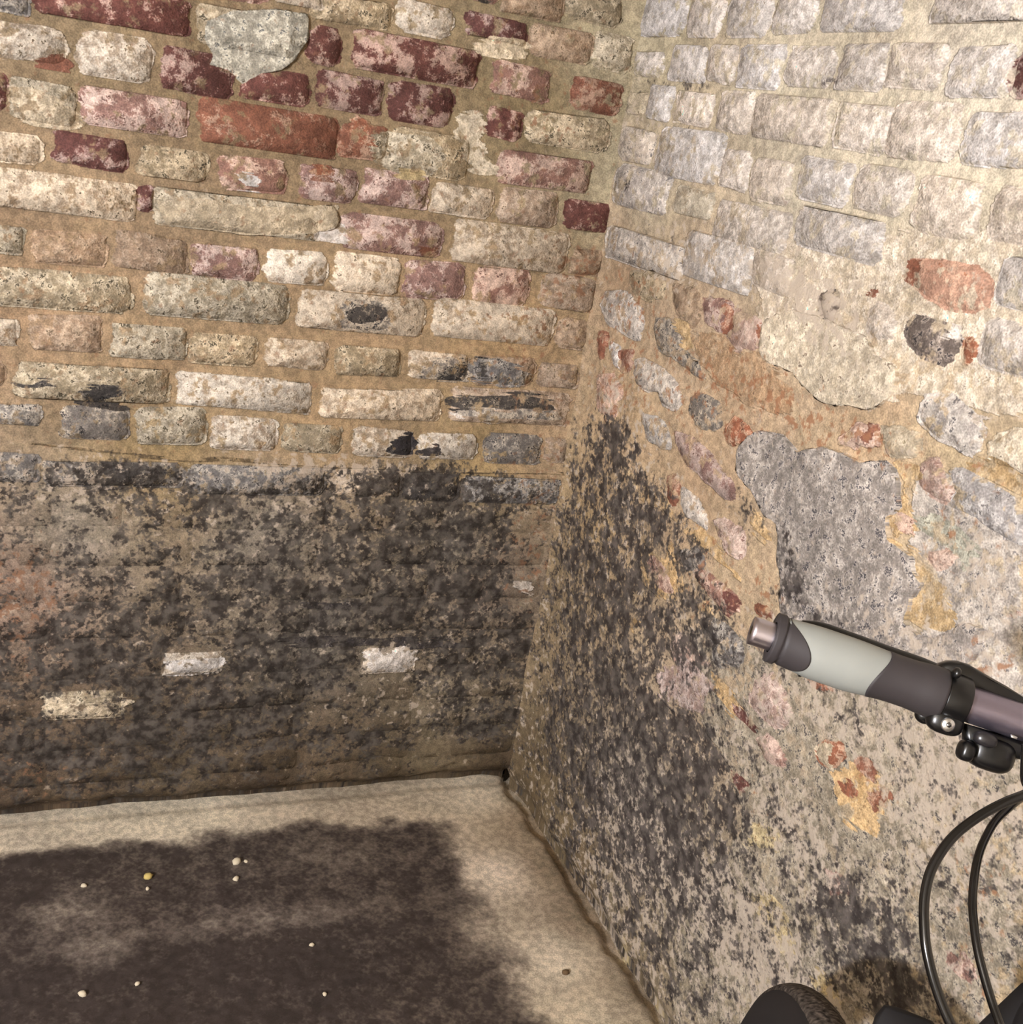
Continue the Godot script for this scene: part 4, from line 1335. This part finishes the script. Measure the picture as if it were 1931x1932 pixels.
func _ready():
	# camera, surroundings, light
	var cam := Camera3D.new()
	cam.transform = Transform3D(Basis(Vector3(0.917323, 0.157211, 0.365791), Vector3(-0.016427, 0.932903, -0.359752), Vector3(-0.397804, 0.324000, 0.858356)), Vector3(-1.0469, 1.4389, 2.0357))
	cam.fov = 48.791
	cam.near = 0.02
	add(cam, "camera")
	cam.current = true
	var env := Environment.new()
	env.background_mode = Environment.BG_COLOR
	env.background_color = Color(0.0, 0.0, 0.0)
	env.tonemap_mode = Environment.TONE_MAPPER_LINEAR
	env.tonemap_exposure = 1.0
	env.sdfgi_enabled = true
	env.ssao_enabled = true
	env.ssil_enabled = true
	var world := WorldEnvironment.new()
	world.environment = env
	add(world, "surroundings")
	wall_lamp(Vector3(-2.86, 1.75, 2.5))

	rng.seed = 7
	swell.seed = 3; swell.frequency = 0.045
	jag.seed = 11; jag.frequency = 0.16
	fine = noise_bytes(0.045, 4, 1, 0.62)
	blotch = noise_bytes(0.016, 5, 2, 0.58)
	broad = noise_bytes(0.005, 3, 4)
	grain = noise_bytes(0.28, 2, 5)

	# the two walls of the corner
	var rows := [1.731, 1.655, 1.58, 1.507, 1.432, 1.357, 1.284, 1.21, 1.131, 1.06, .975, .895, .818, .733, .657, .582, .507, .432, .345, .265, .19, .115, .05]
	var wl := Wall.new()
	wl.side = 0
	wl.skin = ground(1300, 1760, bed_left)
	bricks_left(wl)
	fill(wl, rows, 0.0, 1.25, func(u, v): return "" if v < 0.77 else ["w", "p", "t", "y", "r"][int(u * 531.0 + v * 977.0) % 5], func(u, v): return 0.0015 if v < 0.77 else 0.0055)
	stains_left(wl)
	patch_left_2(wl)
	patch_left_3(wl)
	finish(wl)
	crust(wl.skin, dens(wl.skin.w, wl.skin.h, func(u, v): return 0.04 + 0.46 * (1.0 - smooth(0.72, 0.79, v)), soot_left, 0.72), dens(wl.skin.w, wl.skin.h, func(u, v): return 0.08 if v > 0.77 else 0.14, pale_left), [41, 37, 34], [168, 154, 138], 60.0, 1.0, 0.3, dens(wl.skin.w, wl.skin.h, func(u, v): return 0.14 if v > 0.77 else 0.08, rust_left), [128, 94, 72])
	wl.mat = skin_material(wl.skin, 0.9, 0.5)
	build_wall(wl, "wall_left", 3.0, 2.4)
	wl.node.material_override = wl.mat
	tag(wl.node, "", "", "", "structure")
	lay(wl)

	var wr := Wall.new()
	wr.side = 1
	wr.skin = ground(1500, 1760, bed_right)
	washes_right(wr)
	bricks_right(wr)
	fill(wr, rows, 0.0, 1.5, func(u, v): return "W" if v > 1.24 else "skip", func(u, v): return 0.004 if v > 1.24 else 0.0025)
	stains_right(wr)
	patch_right_1(wr)
	patch_right_0(wr)
	finish(wr)
	crust(wr.skin, dens(wr.skin.w, wr.skin.h, func(u, v): return 0.03 + 0.35 * (1.0 - smooth(0.72, 0.98, v)), soot_right, 0.66), dens(wr.skin.w, wr.skin.h, func(u, v): return 0.17 + 0.17 * (1.0 - smooth(0.72, 0.98, v)), pale_right), [41, 37, 36], [176, 163, 148], 70.0, 1.0, 0.36, dens(wr.skin.w, wr.skin.h, func(u, v): return 0.05, rust_right), [142, 100, 74])
	wr.mat = skin_material(wr.skin, 0.85, 0.5)
	build_wall(wr, "wall_right", 4.2, 2.4)
	wr.node.material_override = wr.mat
	tag(wr.node, "", "", "", "structure")
	lay(wr)

	# the cement floor, dark with dirt away from the walls
	var fl := Wall.new()
	fl.side = 2
	fl.skin = ground(1200, 1000, bed_floor)
	crust(fl.skin, dens(fl.skin.w, fl.skin.h, func(u, v): return 0.95 * smooth(0.03, 0.13, v + jag.get_noise_2d(u * 40.0, v * 40.0) * 0.04 - 0.03 * smooth(0.5, 0.2, u)) * smooth(0.10, 0.26, u + jag.get_noise_2d(u * 40.0, v * 40.0 + 70.0) * 0.05), soot_floor), dens(fl.skin.w, fl.skin.h, func(u, v): return 0.03, []), [37, 31, 29], [180, 168, 150], 140.0, 0.26, 0.0)
	fl.mat = skin_material(fl.skin, 0.8, 0.1)
	build_wall(fl, "floor", 3.0, 4.2)
	fl.node.material_override = fl.mat
	tag(fl.node, "", "", "", "structure")

	# the rest of the room, behind the camera
	var lime := plain(Color8(190, 178, 158), 0.9)
	room("ceiling", Vector3(3.4, 0.2, 4.6), Vector3(-1.5, 2.5, 2.1), lime)
	room("wall_back", Vector3(3.4, 2.6, 0.2), Vector3(-1.5, 1.2, 4.3), lime)
	room("wall_far", Vector3(0.2, 2.6, 4.4), Vector3(-3.1, 1.2, 2.1), lime)

	var words := ["largest pale mortar crumb, beside a smaller one", "tiny pale crumb touching the right of the largest pale crumb", "round pale crumb just in front of the largest pale crumb",
		"yellowish mortar crumb on the dark floor", "small pale crumb just in front of the yellowish crumb", "white crumb on the darkest floor, nearest the camera at the left", "tiny white crumb to the right of the nearest white one at the left",
		"small pale crumb left of the yellowish crumb", "tiny pale crumb on the greyish streak across the middle of the floor", "tiny pale crumb alone on the dark floor near the camera, towards its middle", "dark brown crumb on the pale cement beside the whitewashed wall"]
	for k in crumbs.size(): tag(crumb(crumbs[k]), words[k], "crumb", "crumbs scattered on the cement floor")
	bicycle()
